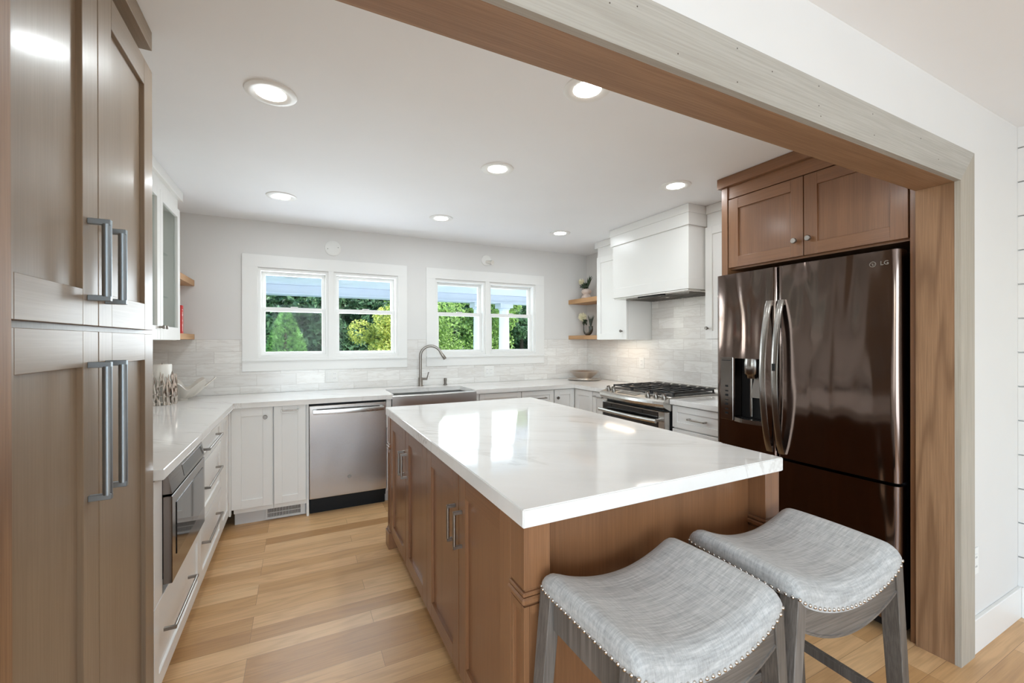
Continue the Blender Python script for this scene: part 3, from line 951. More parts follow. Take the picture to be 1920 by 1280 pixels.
# --- right wall cabinets and hood
XU = 2.85
def wallcab(label, y0, y1, hinge_knob, extra=0):
    th = thing('wall_cabinet', label, 'wall cabinet', (3.0, (y0 + y1) / 2, 1.371))
    b = B(); b.box(XU + .021, XR - .001, y0, y1, 1.371, 2.245); build('body', b, M['white'], th)
    d = shaker('door', 'x', XU, -1, y0 + .003, y1 - .003, 1.374, 2.243, W, th, .062)
    knob('x', XU, -1, hinge_knob, 1.457, M['dark_nickel'], d, .013)
    return th
th = wallcab('white one door wall cabinet left of the range hood beside the shelves', 3.212, 3.676, 3.275)
b = B(); b.box(XU + .012, XR - .001, 3.217, 3.672, 2.245, 2.345); b.box(XU - .005, XR - .001, 3.235, 3.70, 2.345, 2.408, .001); build('crown', b, M['white'], th)
th = wallcab('white one door wall cabinet between the range hood and refrigerator', 1.883, 2.318, 2.289)
b = B(); b.box(XU + .012, XR - .001, 1.883, 2.305, 2.245, 2.345); b.box(XU - .005, XR - .001, 1.883, 2.302, 2.345, 2.408, .001); build('crown', b, M['white'], th)

hd = thing('range_hood', 'large boxy white range hood cover above the gas range', 'range hood', (2.93, 2.765, 1.758))
HX, h0, h1 = 2.68, 2.327, 3.208
b = B(); b.box(HX, XR - .001, h0, h1, 1.775, 2.252, .001); build('cover', b, M['white'], hd)
b = B(); b.box(HX - .004, XR - .001, h0 - .003, h1 + .003, 1.762, 1.850, .001); build('bottom_band', b, M['white'], hd)
b = B(); b.box(HX - .016, XR - .001, h0 - .015, h1 + .018, 2.252, 2.345, .001); b.box(HX - .022, XR - .001, h0 - .020, h1 + .024, 2.345, 2.408, .001); build('crown', b, M['white'], hd)
b = B(); b.box(HX + .008, XR - .02, h0 + .01, h1 - .01, 1.750, 1.761, .001); ins = build('steel_insert', b, M['steel_y'], hd)
for ya in (h0 + .08, (h0 + h1) / 2 + .02):
    b = B(); b.box(HX + .10, XR - .06, ya, ya + .35, 1.744, 1.7495, .001)
    for i in range(9): b.box(HX + .12, XR - .08, ya + .02 + i * .036, ya + .03 + i * .036, 1.741, 1.744)
    build('grease_filter', b, M['dark_nickel'], ins)
b = B(); b.box(HX + .02, HX + .07, 2.62, 2.90, 1.742, 1.7495, .002); build('control_strip', b, M['black'], ins)

# --- gas range
rg = thing('gas_range', 'stainless steel slide-in gas range with front knobs and oven door', 'range', (2.83, 2.77, 0))
ry0, ry1 = 2.392, 3.150; ym = (ry0 + ry1) / 2
b = B(); b.box(2.56, XR - .02, ry0, ry1, .03, .905); build('body', b, M['blackside'], rg)
b = B(); b.box(2.60, XR - .03, ry0 + .03, ry1 - .03, 0, .03); build('foot_base', b, M['black'], rg)
b = B(); b.box(2.55, XR - .012, ry0 - .012, ry1 + .012, .915, .926, .003); ct = build('cooktop', b, M['steel_y'], rg)
b = B(); b.box(2.60, XR - .09, ry0 + .02, ry1 - .02, .926, .930, .001); build('burner_well', b, M['iron'], ct)
# control panel bowed outward
b = B(); N = 16; loops = []
for i in range(N + 1):
    t = i / N; y = ry0 - .003 + t * (ry1 - ry0 + .006); bow = .038 * math.sin(math.pi * t)
    xf = 2.475 - bow
    prof = [(2.60, .925), (xf + .022, .905), (xf + .004, .893), (xf, .872), (xf + .012, .852), (xf + .022, .845), (2.55, .82), (2.60, .82)]
    loops.append([b.bm.verts.new((x, y, z)) for x, z in prof])
b._skin(loops, 0, True, False)
for f in b.bm.faces: f.smooth = False
cp = build('control_panel', b, M['steel_y'], rg)
def on_panel(y, u):
    t = (y - ry0 + .003) / (ry1 - ry0 + .006); xf = 2.475 - .038 * math.sin(math.pi * t)
    return Vector((xf + .022 + u * (2.60 - xf - .022), y, .905 + u * .02))
b = B()
for i in range(8):
    pass
pts4 = []
for y in (2.70, 2.93):
    pts4 += [on_panel(y, .18), on_panel(y, .82)]
up = Vector((-.15, 0, .99)) * .0022
q = [pts4[0], pts4[1], pts4[3], pts4[2]]
b.hexa([p for p in q] + [p + up for p in q]); build('display', b, M['blackglass'], cp)
for y in (3.10, 3.025, 2.60, 2.52, 2.44):
    p = on_panel(y, .45); n = Vector((-.16, 0, .987))
    b = B(); b.tube([p, p + n * .006, p + n * .0065, p + n * .028, p + n * .032], [.024, .024, .019, .017, .012], 18)
    s = p + n * .031
    b.box(s.x - .017, s.x + .017, s.y - .004, s.y + .004, s.z - .01, s.z + .008, .002)
    build('knob', b, M['nickel'], cp)
# oven door and drawer
b = B(); b.box(2.500, 2.556, ry0 + .004, ry1 - .004, .235, .812, .004); od = build('oven_door', b, M['steel_y'], rg)
b = B(); b.box(2.4965, 2.4995, ry0 + .070, ry1 - .020, .28, .806, .001); build('door_glass', b, M['blackglass'], od)
b = B(); N = 12; pts = [(2.452 - .016 * math.sin(math.pi * i / N), ry0 + .045 + (ry1 - ry0 - .070) * i / N, .742) for i in range(N + 1)]
b.tube(pts, .017, 14)
for y in (ry0 + .075, ry1 - .060): b.box(2.452, 2.502, y - .011, y + .011, .731, .753, .003)
build('handle', b, M['steel_y'], od)
b = B(); b.box(2.503, 2.556, ry0 + .004, ry1 - .004, .045, .225, .004); build('warming_drawer', b, M['steel_y'], rg)
# burners and grates
for by, bx, br in ((2.55, 2.73, .045), (2.55, 2.97, .038), (2.99, 2.73, .038), (2.99, 2.97, .045), (2.77, 2.85, .05)):
    b = B(); b.lathe([(.0001, .930), (br + .012, .930), (br + .010, .938), (br, .940), (br, .947), (br * .8, .950), (.0001, .950)], (bx, by), 24); build('burner', b, M['nickel'], ct)
for g0, g1 in ((ry0 + .022, ry0 + .262), (ry0 + .266, ry0 + .492), (ry0 + .496, ry1 - .022)):
    b = B(); zt0, zt1 = .946, .958; xa, xb = 2.615, 3.08
    for y in (g0 + .006, g1 - .006): b.box(xa, xb, y - .006, y + .006, zt0, zt1, .002)
    for x in (xa + .006, xb - .006, (xa + xb) / 2): b.box(x - .006, x + .006, g0 + .012, g1 - .012, zt0, zt1, .002)
    gm = (g0 + g1) / 2
    b.box(xa + .012, xb - .012, gm - .005, gm + .005, zt0, zt1, .002)
    for x in (xa + .12, xb - .12):
        b.box(x - .005, x + .005, g0 + .012, g1 - .012, zt0, zt1 , .002)
    for x in (xa + .006, xb - .006):
        for y in (g0 + .006, g1 - .006): b.box(x - .006, x + .006, y - .006, y + .006, .930, zt0, .001)
    build('grate', b, M['iron'], ct)
b = B(); b.hexa([(3.10, ry0, .926), (XR - .014, ry0, .926), (XR - .014, ry1, .926), (3.10, ry1, .926), (3.115, ry0, .952), (XR - .014, ry0, .966), (XR - .014, ry1, .966), (3.115, ry1, .952)])
rv = build('rear_vent', b, M['steel_y'], ct)
b = B()
for i in range(7):
    ya = ry0 + .05 + i * .098
    b.hexa([(3.122, ya, .9532), (3.155, ya, .9605), (3.155, ya + .075, .9605), (3.122, ya + .075, .9532), (3.122, ya, .955), (3.155, ya, .9625), (3.155, ya + .075, .9625), (3.122, ya + .075, .955)])
build('vent_slots', b, M['black'], rv)

# --- refrigerator surround (panels + cabinet above)
th = thing('refrigerator_cabinet', 'brown stained two door cabinet with side panels built round the refrigerator', 'cabinet', (2.8, 1.39, 0))
b = B(); b.box(2.47, XR - .001, 1.838, 1.880, 0, 2.345, .001); build('side_panel', b, M['stain_v'], th)
b = B(); b.box(2.47, XR - .001, .900, .921, 0, 2.345, .001); build('side_panel', b, M['stain_v'], th)
b = B(); b.box(2.50, XR - .001, .921, 1.838, 1.815, 2.345); build('body', b, M['stain_y'], th)
SV = [M['stain_v'], M['stain_y']]
d = shaker('door', 'x', 2.475, -1, .930, 1.376, 1.826, 2.262, SV, th, .066, .022); knob('x', 2.475, -1, 1.345, 1.912, M['nickel'], d, .015)
d = shaker('door', 'x', 2.475, -1, 1.381, 1.834, 1.826, 2.262, SV, th, .066, .022); knob('x', 2.475, -1, 1.418, 1.912, M['nickel'], d, .015)
b = B(); b.box(2.478, XR - .001, .900, 1.882, 2.268, 2.345, .001); b.box(2.450, XR - .001, .900, 1.898, 2.345, 2.408, .001); build('crown', b, M['stain_y'], th)

# --- refrigerator
fr = thing('refrigerator', 'black stainless french door refrigerator with bottom freezer and bowed handles', 'refrigerator', (2.8, 1.4, 0))
b = B(); b.box(2.485, XR - .03, .945, 1.812, .03, 1.765); build('body', b, M['blackside'], fr)
b = B(); b.box(2.50, XR - .06, .965, 1.80, 0, .03); build('feet_rail', b, M['black'], fr)
def fdoor(y0, y1, z0, z1, hole=None):
    """curved door skin (bulges toward -x), optional recess hole (ya, yb, za, zb)"""
    b = B(); yc, hw = 1.40, .47
    def X(y): return 2.388 + .016 * ((y - yc) / hw) ** 2
    ys = [y0, y0 + .006, y0 + .018] + [y0 + (y1 - y0) * i / 16 for i in range(1, 16)] + [y1 - .018, y1 - .006, y1]
    ys = sorted(set(ys + ([hole[0], hole[1]] if hole else [])))
    zs = sorted(set([z0, z1] + ([hole[2], hole[3]] if hole else [])))
    def off(y):
        dd = min(y - y0, y1 - y)
        return .014 if dd < .001 else (.005 if dd < .008 else 0)
    V = {}
    for i, y in enumerate(ys):
        for j, zz in enumerate(zs):
            V[i, j] = b.bm.verts.new((X(y) + off(y), y, zz))
    for i in range(len(ys) - 1):
        for j in range(len(zs) - 1):
            if hole and ys[i] >= hole[0] - 1e-6 and ys[i + 1] <= hole[1] + 1e-6 and zs[j] >= hole[2] - 1e-6 and zs[j + 1] <= hole[3] + 1e-6:
                continue
            f = b.bm.faces.new((V[i, j], V[i + 1, j], V[i + 1, j + 1], V[i, j + 1])); f.smooth = True
    # sides, top, bottom
    back = 2.478
    nb = len(ys) - 1
    BK = {}
    for i, y in enumerate(ys):
        for j in (0, len(zs) - 1):
            BK[i, j] = b.bm.verts.new((back, y, zs[j]))
    for j in (0, len(zs) - 1):
        for i in range(nb):
            b.bm.faces.new((V[i, j], V[i + 1, j], BK[i + 1, j], BK[i, j]))
    L = len(zs) - 1
    for i in (0, nb):
        b.bm.faces.new([V[i, j] for j in range(L + 1)] + [BK[i, L], BK[i, 0]])
    if hole:
        ya, yb, za, zb = hole
        i0 = ys.index(ya); i1 = ys.index(yb); j0 = zs.index(za); j1 = zs.index(zb)
        bk = [b.bm.verts.new((2.470, y, zz)) for y, zz in ((ya, za), (yb, za), (yb, zb), (ya, zb))]
        for i in range(i0, i1):
            pass
        # recess walls as ribbons
        low = [V[i, j0] for i in range(i0, i1 + 1)]; b.bm.faces.new(low + [bk[1], bk[0]])
        hi = [V[i, j1] for i in range(i0, i1 + 1)]; b.bm.faces.new(hi + [bk[2], bk[3]])
        b.bm.faces.new([V[i0, j0], V[i0, j1], bk[3], bk[0]]); b.bm.faces.new([V[i1, j0], V[i1, j1], bk[2], bk[1]])
        b.bm.faces.new(bk)
    return b
HOLE = (1.545, 1.735, .885, 1.252)
dl = build('door', fdoor(1.477, 1.868, .715, 1.772, HOLE), M['blacksteel'], fr, 'left door with ice and water dispenser')
dr_ = build('door', fdoor(.936, 1.471, .715, 1.772), M['blacksteel'], fr, 'plain right door')
dz = build('freezer_drawer', fdoor(.936, 1.868, .085, .700), M['blacksteel'], fr)
b = B(); b.box(2.445, 2.495, .945, 1.812, .03, .082, .001); build('grille', b, M['black'], fr)
def bowed(y, z0, z1, y1=None):
    b = B(); N = 22; loops = []
    for i in range(N + 1):
        t = i / N; zz = z0 + t * (z1 - z0)
        o = .012 + .066 * math.sin(math.pi * t) ** .75
        x = 2.390 - o
        w2 = .017
        loops.append([b.bm.verts.new(p) for p in ((x, y - w2, zz), (x - .004, y - w2 * .5, zz), (x - .004, y + w2 * .5, zz), (x, y + w2, zz), (x + .012, y + w2 * .8, zz), (x + .012, y - w2 * .8, zz))])
    b._skin(loops, 0, True, True)
    b.box(2.372, 2.392, y - .012, y + .012, z0 + .004, z0 + .03, .002); b.box(2.372, 2.392, y - .012, y + .012, z1 - .03, z1 - .004, .002)
    return b
build('handle', bowed(1.508, .735, 1.585), M['handle_steel'], dl)
h = build('handle', bowed(1.440, .735, 1.585), M['handle_steel'], dr_)
b = B(); b.box(2.304, 2.3085, 1.432, 1.448, 1.195, 1.235, .001); build('door_release_button', b, M['black'], dr_)
# dispenser
b = B(); b.box(2.386, 2.3965, 1.740, 1.826, .870, 1.258, .002); cpn = build('control_strip', b, M['mwsteel'], dl)
for i in range(7):
    b = B(); b.box(2.3852, 2.3862, 1.772, 1.792, .905 + i * .028, .905 + i * .028 + (.008 if i % 2 else .012)); build('symbol', b, M['black'], cpn)
b = B(); b.box(2.3852, 2.3862, 1.755, 1.815, 1.236, 1.240); build('display_line', b, M['black'], cpn)
b = B(); b.box(2.462, 2.4695, HOLE[0] + .002, HOLE[1] - .002, HOLE[2] + .002, HOLE[3] - .002); build('recess_lining', b, M['black'], dl)
b = B(); b.lathe([(.0001, 1.252), (.042, 1.252), (.046, 1.225), (.046, 1.165), (.036, 1.155), (.030, 1.135), (.0001, 1.135)], (2.425, 1.640), 28); build('nozzle_housing', b, M['handle_steel'], dl)
b = B(); b.hexa([(2.425, 1.590, 1.02), (2.430, 1.590, 1.02), (2.430, 1.650, 1.02), (2.425, 1.650, 1.02), (2.440, 1.600, 1.135), (2.448, 1.600, 1.135), (2.448, 1.640, 1.135), (2.440, 1.640, 1.135)]); build('dispenser_paddle', b, M['handle_steel'], dl)
b = B(); b.tube([(2.46, 1.668, .90), (2.46, 1.668, 1.16)], .010, 12); build('water_pipe', b, M['handle_steel'], dl)
b = B(); N = 12; poly = [(2.460, HOLE[0])] + [(2.392 - .022 * math.sin(math.pi * i / N), HOLE[0] + (HOLE[1] - HOLE[0]) * i / N) for i in range(N + 1)] + [(2.460, HOLE[1])]
b.prism(poly, 'z', .868, .892); tr_ = build('drip_tray', b, M['handle_steel'], dl)
b = B()
for i in range(9): b.box(2.40, 2.455, HOLE[0] + .02 + i * .018, HOLE[0] + .028 + i * .018, .8915, .8930)
build('grate', b, M['black'], tr_)
# brand mark: ring with face, and letters
b = B()
yb, zb_ = 1.030, 1.714
xf = 2.388 + .016 * ((yb - 1.40) / .47) ** 2
loopsA = []
for ra in (.0105, .0125):
    pass
b.lathe([(.0105, xf - .0016), (.0128, xf - .0016), (.0128, xf + .0005), (.0105, xf + .0005), (.0105, xf - .0016)], (yb, zb_), 28, axis='x')
b.box(xf - .0016, xf, yb - .0010, yb + .0010, zb_ - .006, zb_ + .004)          # upright of the inner letter
b.box(xf - .0016, xf, yb - .006, yb + .0010, zb_ - .0066, zb_ - .0048)
b.box(xf - .0016, xf, yb + .0040, yb + .0066, zb_ + .002, zb_ + .0046)
b.box(xf - .0016, xf, yb - .0098, yb - .004, zb_ - .0005, zb_ + .0012)
build('brand_emblem', b, M['nickel'], dr_)

def text(name, s, size, loc, rot, mat, parent=None, ext=.0004, bold=0.0, spacing=1.0):
    c = bpy.data.curves.new(name, 'FONT'); c.body = s; c.size = size; c.extrude = ext; c.offset = bold
    c.align_x = 'CENTER'; c.align_y = 'CENTER'; c.space_character = spacing
    t = bpy.data.objects.new(name + '_c', c); COL.objects.link(t)
    bpy.context.view_layer.update()
    me = bpy.data.meshes.new_from_object(t)
    bpy.data.objects.remove(t)
    me.materials.clear(); me.materials.append(mat)
    me.transform(Matrix.LocRotScale(Vector(loc), rot, None))
    if parent is not None:
        wl = Vector((0, 0, 0)); q = parent
        while q is not None: wl += q.location; q = q.parent
        me.transform(Matrix.Translation(-wl))
    o = bpy.data.objects.new(name, me); COL.objects.link(o); o.parent = parent
    return o
from mathutils import Euler
ROT_MX = Euler((R(90), 0, R(-90))).to_quaternion()   # faces -x
text('brand_letters', 'LG', .026, (xf - .0012 + .0005, .985, 1.714), ROT_MX, M['nickel'], dr_, .0006, .0004, 1.1)

# ================================================================== ISLAND
isl = thing('kitchen_island', 'brown stained wooden island base with panelled doors and corner posts', 'kitchen island', (1.09, 1.97, 0))
IX0, IX1, IY0, IY1 = .540, 1.652, 1.010, 2.945
PW = .082
b = B(); b.box(IX0 + .022, IX1 - .022, IY0 + PW, IY1 - .02, .095, .862); build('body', b, M['stain_x'], isl)
b = B(); b.box(IX0 + .06, IX1 - .06, IY0 + PW + .03, IY1 - .06, 0, .095); build('toe_kick', b, M['stain_x'], isl)
# back panel facing the stools
b = B(); b.box(IX0 + PW, IX1 - PW, IY0 + PW - .012, IY0 + PW, .1, .862, .001); b.box(IX0 + PW + .06, IX0 + PW + .062, IY0 + PW - .0125, IY0 + PW - .011, .1, .862)
build('back_panel', b, M['stain_v'], isl)
b = B(); b.box(IX0 + PW, IX1 - PW, IY0 + PW - .024, IY0 + PW - .012, 0, .10, .001); build('skirting', b, M['stain_x'], isl)
# doors on the left side
for a0, a1 in ((1.092, 1.531), (1.537, 1.978), (1.992, 2.428), (2.434, 2.862)):
    d = shaker('door', 'x', IX0, -1, a0, a1, .098, .858, SV, isl, .07, .022, .012)
    near = a1 in (1.531, 2.428)
    hy = a1 - .033 if near else a0 + .035
    pull('x', IX0, -1, 'v', hy, .602, .728, M['nickel'], d, .006, .030, .006)
b = B(); b.box(IX0, IX0 + .022, 1.979, 1.991, .098, .858); build('divider', b, M['stain_v'], isl)
# doors on the fridge side
for a0, a1 in ((1.095, 1.975), (1.98, 2.86)):
    shaker('end_panel', 'x', IX1, 1, a0, a1, .098, .858, SV, isl, .07, .022, .012)
# panel on the sink side
shaker('end_panel', 'y', IY1, 1, IX0 + PW, IX1 - PW, .098, .858, SV, isl, .07, .02, .01)
def post(x0, y0, w, dd):
    x1, y1 = x0 + w, y0 + dd
    b = B()
    b.box(x0, x1, y0, y1, .690, .862, .0015)                        # upper block
    e = .004
    b.box(x0 - e, x1 + e, y0 - e, y1 + e, .672, .684, .003)
    b.box(x0 + .004, x1 - .004, y0 + .004, y1 - .004, .684, .690)
    b.box(x0 - e - .004, x1 + e + .004, y0 - e - .004, y1 + e + .004, .652, .671, .005)
    b.box(x0 + .006, x1 - .006, y0 + .006, y1 - .006, .644, .652)
    # lower shaft: corner strips around recessed faces
    r = .010
    b.box(x0 + r, x1 - r, y0 + r, y1 - r, .12, .644)
    s = .016
    for xa in (x0, x1 - s):
        for ya in (y0, y1 - s):
            b.box(xa, xa + s, ya, ya + s, .12, .644, .001)
    for za, zb2 in ((.12, .145), (.622, .644)):
        b.box(x0 + s, x1 - s, y0, y1, za, zb2); b.box(x0, x1, y0 + s, y1 - s, za, zb2)
    b.box(x0 - .012, x1 + .012, y0 - .012, y1 + .012, 0.0, .105, .002)
    b.box(x0 - .005, x1 + .005, y0 - .005, y1 + .005, .105, .120, .002)
    build('corner_post', b, M['stain_v'], isl)
post(IX0, IY0, PW, PW); post(IX1 - PW, IY0, PW, PW)
post(IX0 - .004, 2.866, .075, .078); post(IX1 - .071, 2.866, .075, .078)
b = B(); b.prism([(.529, .995), (1.654, .995), (1.654, 2.977), (.529, 2.977)], 'z', .8635, .914)
bmesh.ops.bevel(b.bm, geom=list(b.bm.edges), offset=.003, segments=2, affect='EDGES')
build('island_worktop', b, M['quartz'], label='thick white quartz slab on top of the island with faint grey veins', cat='worktop')

# ================================================================== STOOLS
def saddle(u):        # u in -1..1 along x
    return .70 - .066 * (1 - abs(u) ** 2.0)
SWX, SWY = .245, .185
def make_stool(label, loc, rz):
    th = thing('counter_stool', label, 'stool', loc, 'counter stools at the island', rz)
    b = B(); NX, NY = 36, 24
    def surf(i, j, top):
        u = -1 + 2 * i / NX; v = -1 + 2 * j / NY
        return u, v
    def pt(u, v):
        zb = saddle(u)
        # pillow profile: tall inside, rounding down to the nail line
        du = 1 - abs(u); dv = 1 - abs(v)
        k = min(1.0, (1 - (1 - min(1, du / .17)) ** 2.2)) ** .5 * min(1.0, (1 - (1 - min(1, dv / .26)) ** 2.2)) ** .5
        swell = 1 + .018 * math.sin(math.pi * min(1, min(du / .15, dv / .2)))
        cr = 1 - .035 * (abs(u) ** 8) * (abs(v) ** 8)
        return Vector((u * SWX * cr, v * SWY * cr, zb + .012 + .050 * k + .006 * (1 - v * v)))
    T = [[b.bm.verts.new(pt(-math.cos(math.pi * i / NX) if True else 0, -math.cos(math.pi * j / NY))) for j in range(NY + 1)] for i in range(NX + 1)]
    for i in range(NX):
        for j in range(NY):
            f = b.bm.faces.new((T[i][j], T[i + 1][j], T[i + 1][j + 1], T[i][j + 1])); f.smooth = True
    rim = [T[i][0] for i in range(NX + 1)] + [T[NX][j] for j in range(1, NY + 1)] + [T[i][NY] for i in range(NX - 1, -1, -1)] + [T[0][j] for j in range(NY - 1, 0, -1)]
    prev = rim
    for dz_, sc_ in ((.012, .998), (.020, .985)):
        lp = [b.bm.verts.new((v.co.x * sc_, v.co.y * sc_, v.co.z - (.012 if dz_ == .012 else .008))) for v in prev]
        n = len(lp)
        for i in range(n):
            f = b.bm.faces.new((prev[i], lp[i], lp[(i + 1) % n], prev[(i + 1) % n])); f.smooth = True
        prev = lp
    cvert = b.bm.verts.new((0, 0, saddle(0) - .006))
    for i in range(len(prev)): b.bm.faces.new((prev[i], cvert, prev[(i + 1) % len(prev)]))
    seat = build('seat_cushion', b, M['linen'], th, local=True)
    # nailheads round the rim
    nb = bmesh.new(); bmesh.ops.create_uvsphere(nb, u_segments=8, v_segments=5, radius=.0052)
    for f in nb.faces: f.smooth = True
    nme = bpy.data.meshes.new('nailhead'); nb.to_mesh(nme); nb.free(); nme.materials.append(M['nail'])
    spots = []
    nf = 26
    for i in range(nf):
        u = -1 + 2 * i / (nf - 1); cr = 1 - .035 * abs(u) ** 8; x = u * SWX * cr
        spots += [(x, -SWY * cr, saddle(u) + .004), (x, SWY * cr, saddle(u) + .004)]
    ns = 20
    for j in range(1, ns):
        v_ = -1 + 2 * j / ns; cr = 1 - .035 * abs(v_) ** 8
        spots += [(-SWX * cr, v_ * SWY * cr, .704), (SWX * cr, v_ * SWY * cr, .704)]
    for s in spots[:98]:
        o = bpy.data.objects.new('nailhead', nme); COL.objects.link(o); o.parent = seat; o.location = s
    # aprons
    for s in (-1, 1):
        b = B(); N = 24; y0 = s * (SWY - .012); y1 = s * (SWY - .034)
        loops = []
        for i in range(N + 1):
            u = -1 + 2 * i / N; x = u * (SWX - .03)
            zt = saddle(u * .88) + .006
            zb = .612 - .058 * (1 - u * u)
            loops.append([b.bm.verts.new(q) for q in ((x, y0, zt), (x, y0, zb + .008), (x, y0 + s * .003, zb + .006), (x, y0 + s * .003, zb), (x, y1, zb), (x, y1, zt))])
        b._skin(loops, 0, True, False)
        build('apron', b, M['stool_x'], th, local=True)
    for s in (-1, 1):
        b = B(); x0, x1 = s * (SWX - .014), s * (SWX - .034)
        b.box(x0, x1, -SWY + .03, SWY - .03, .612, .704, .001)
        build('apron', b, M['stool'], th, local=True)
    # legs, splayed
    legs = {}
    for sx in (-1, 1):
        for sy in (-1, 1):
            b = B()
            def C(z): k = (.70 - z) * .095; return (sx * (SWX - .004 + k), sy * (SWY - .006))
            def loop(z, wx, wy):
                x, y = C(z)
                return [(x, y, z), (x - sx * wx, y, z), (x - sx * wx, y - sy * wy, z), (x, y - sy * wy, z)]
            b.hexa(loop(0.0, .030, .040) + loop(.706 if True else 0, .036, .050), bev=.002)
            legs[sx, sy] = build('leg', b, M['stool'], th, local=True)
    def kx(z): return SWX - .004 + (.70 - z) * .095
    def ky(z): return SWY - .006
    for sx in (-1, 1):
        zz = .245; x = sx * (kx(zz) - .006)
        b = B(); b.box(x, x - sx * .020, -ky(zz) + .04, ky(zz) - .04, zz - .017, zz + .017, .002); build('stretcher', b, M['stool'], th, local=True)
    for sy in (-1, 1):
        zz = .17; y = sy * (ky(zz) - .008)
        b = B(); b.box(-kx(zz) + .03, kx(zz) - .03, y, y - sy * .020, zz - .017, zz + .017, .002); build('stretcher', b, M['stool_x'], th, local=True)
    return th
make_stool('grey linen saddle stool with nailhead trim, nearest and tucked at the island corner', (.822, .815, 0), R(1.2))
make_stool('grey linen saddle stool with nailhead trim, standing beside the refrigerator', (1.378, .808, 0), R(-2.8))

# ================================================================== SMALL THINGS
# candle in a cut silver holder
c = thing('candle', 'thick white pillar candle inside the silver holder on the left worktop', 'candle', (-.872, 3.85, .9145))
b = B(); b.lathe([(.0001, .9150), (.055, .9150), (.056, 1.195), (.053, 1.200), (.0001, 1.198)], (-.872, 3.85), 28); build('wax', b, M['wax'], c)
b = B(); b.cyl((-.872, 3.85, 1.198), (-.872, 3.85, 1.21), .0015, 6); build('wick', b, M['black'], c)
b = B(); rnd = random.Random(4)
N = 30
for i in range(N):
    a = 2 * math.pi * i / N + rnd.uniform(-.03, .03); r = .080
    zt = rnd.uniform(1.10, 1.155)
    zs = [.9145 + (zt - .9145) * k / 6 for k in range(7)]
    skip = rnd.choice([2, 3, 4, 9])
    pts = []; rad = []
    for k, zz in enumerate(zs):
        aa = a + rnd.uniform(-.07, .07); pts.append((-.872 + r * math.cos(aa), 3.85 + r * math.sin(aa), zz)); rad.append(rnd.uniform(.003, .0115))
    rad[-1] = .002
    b.tube(pts, rad, 6)
for zz in (.925, .985, 1.05):
    pts = [(-.872 + .078 * math.cos(t), 3.85 + .078 * math.sin(t), zz + .012 * math.sin(3 * t + zz * 40)) for t in [2 * math.pi * k / 40 for k in range(41)]]
    b.tube(pts, .005, 6)
build('candle_holder', b, M['silver'], label='openwork silver holder of twisted metal strips round the white candle', cat='candle holder')

# clam shell bowl
b = B(); cx, cy, cz = -.80, 4.06, .9155
NR, NA = 12, 96; V = []
for i in range(NR + 1):
    t = i / NR; row = []
    for j in range(NA):
        a = 2 * math.pi * j / NA
        wave = math.sin(7 * a + .6)
        rr = (.035 + .115 * t) * (1 + .17 * wave * t)
        el = 1.25 if math.cos(a) > 0 else 1.0
        zz = cz + .008 + .105 * t ** 1.15 + .034 * wave * t + .015 * math.cos(a - .3) * t * t
        row.append(b.bm.verts.new((cx + rr * math.cos(a) * el, cy + rr * math.sin(a) * .85, zz)))
    V.append(row)
for i in range(NR):
    for j in range(NA):
        f = b.bm.faces.new((V[i][j], V[i][(j + 1) % NA], V[i + 1][(j + 1) % NA], V[i + 1][j])); f.smooth = True
b.bm.faces.new(V[0])
geom = b.bm.faces[:]
bmesh.ops.recalc_face_normals(b.bm, faces=geom)
bmesh.ops.solidify(b.bm, geom=geom, thickness=.006)
b.lathe([(.0001, .9145), (.040, .9145), (.038, .930), (.0001, .930)], (cx, cy), 24)
build('clam_shell_bowl', b, M['ceramic'], label='white ruffled clam shell bowl on the left worktop corner', cat='bowl')

# silver bowl on a plate, right corner
b = B(); b.lathe([(.0001, .9147), (.10, .9147), (.19, .922), (.192, .925), (.19, .927), (.10, .9205), (.0001, .920)], (2.945, 4.03), 48)
build('charger_plate', b, M['hammered'], label='wide silver plate under the bowl in the right worktop corner', cat='plate')
b = B(); b.lathe([(.0001, .9212), (.085, .9212), (.080, .932), (.090, .940), (.155, .998), (.168, 1.012), (.165, 1.014), (.150, 1.000), (.085, .946), (.0001, .940)], (2.945, 4.03), 48)
build('silver_bowl', b, M['hammered'], label='hammered silver bowl standing on a plate in the right worktop corner', cat='bowl')

# red cook book on the lower left shelf
bk = thing('cookbook', 'red book with white lettering on its spine standing on the lower left shelf', 'book', (-.87, 3.97, 1.4225))
bx1 = -.775; by0, by1, bz0, bz1 = 3.953, 3.990, 1.4225, 1.632
# spine faces the room (+x), cabinet hides its left part
by0, by1 = 3.93, 3.985
b = B(); b.box(-.95, bx1, by0, by0 + .003, bz0, bz1); b.box(-.95, bx1, by1 - .003, by1, bz0, bz1); b.box(bx1 - .003, bx1, by0 + .003, by1 - .003, bz0, bz1); build('cover', b, M['book'], bk)
b = B(); b.box(-.947, bx1 - .003, by0 + .003, by1 - .003, bz0 + .003, bz1 - .003); build('pages', b, M['paper'], bk)
ROT_PX = Euler((R(90), 0, R(90))).to_quaternion()
for i, ch in enumerate('KWIAINEE'):
    text('spine_letter', ch, .024, (bx1 + .0004, (by0 + by1) / 2, 1.576 - i * .0185), ROT_PX, M['print_'], bk, .0003, .0008)
text('spine_words', 'the', .014, (bx1 + .0004, (by0 + by1) / 2, 1.600), ROT_PX, M['print_'], bk, .0003, .0004)

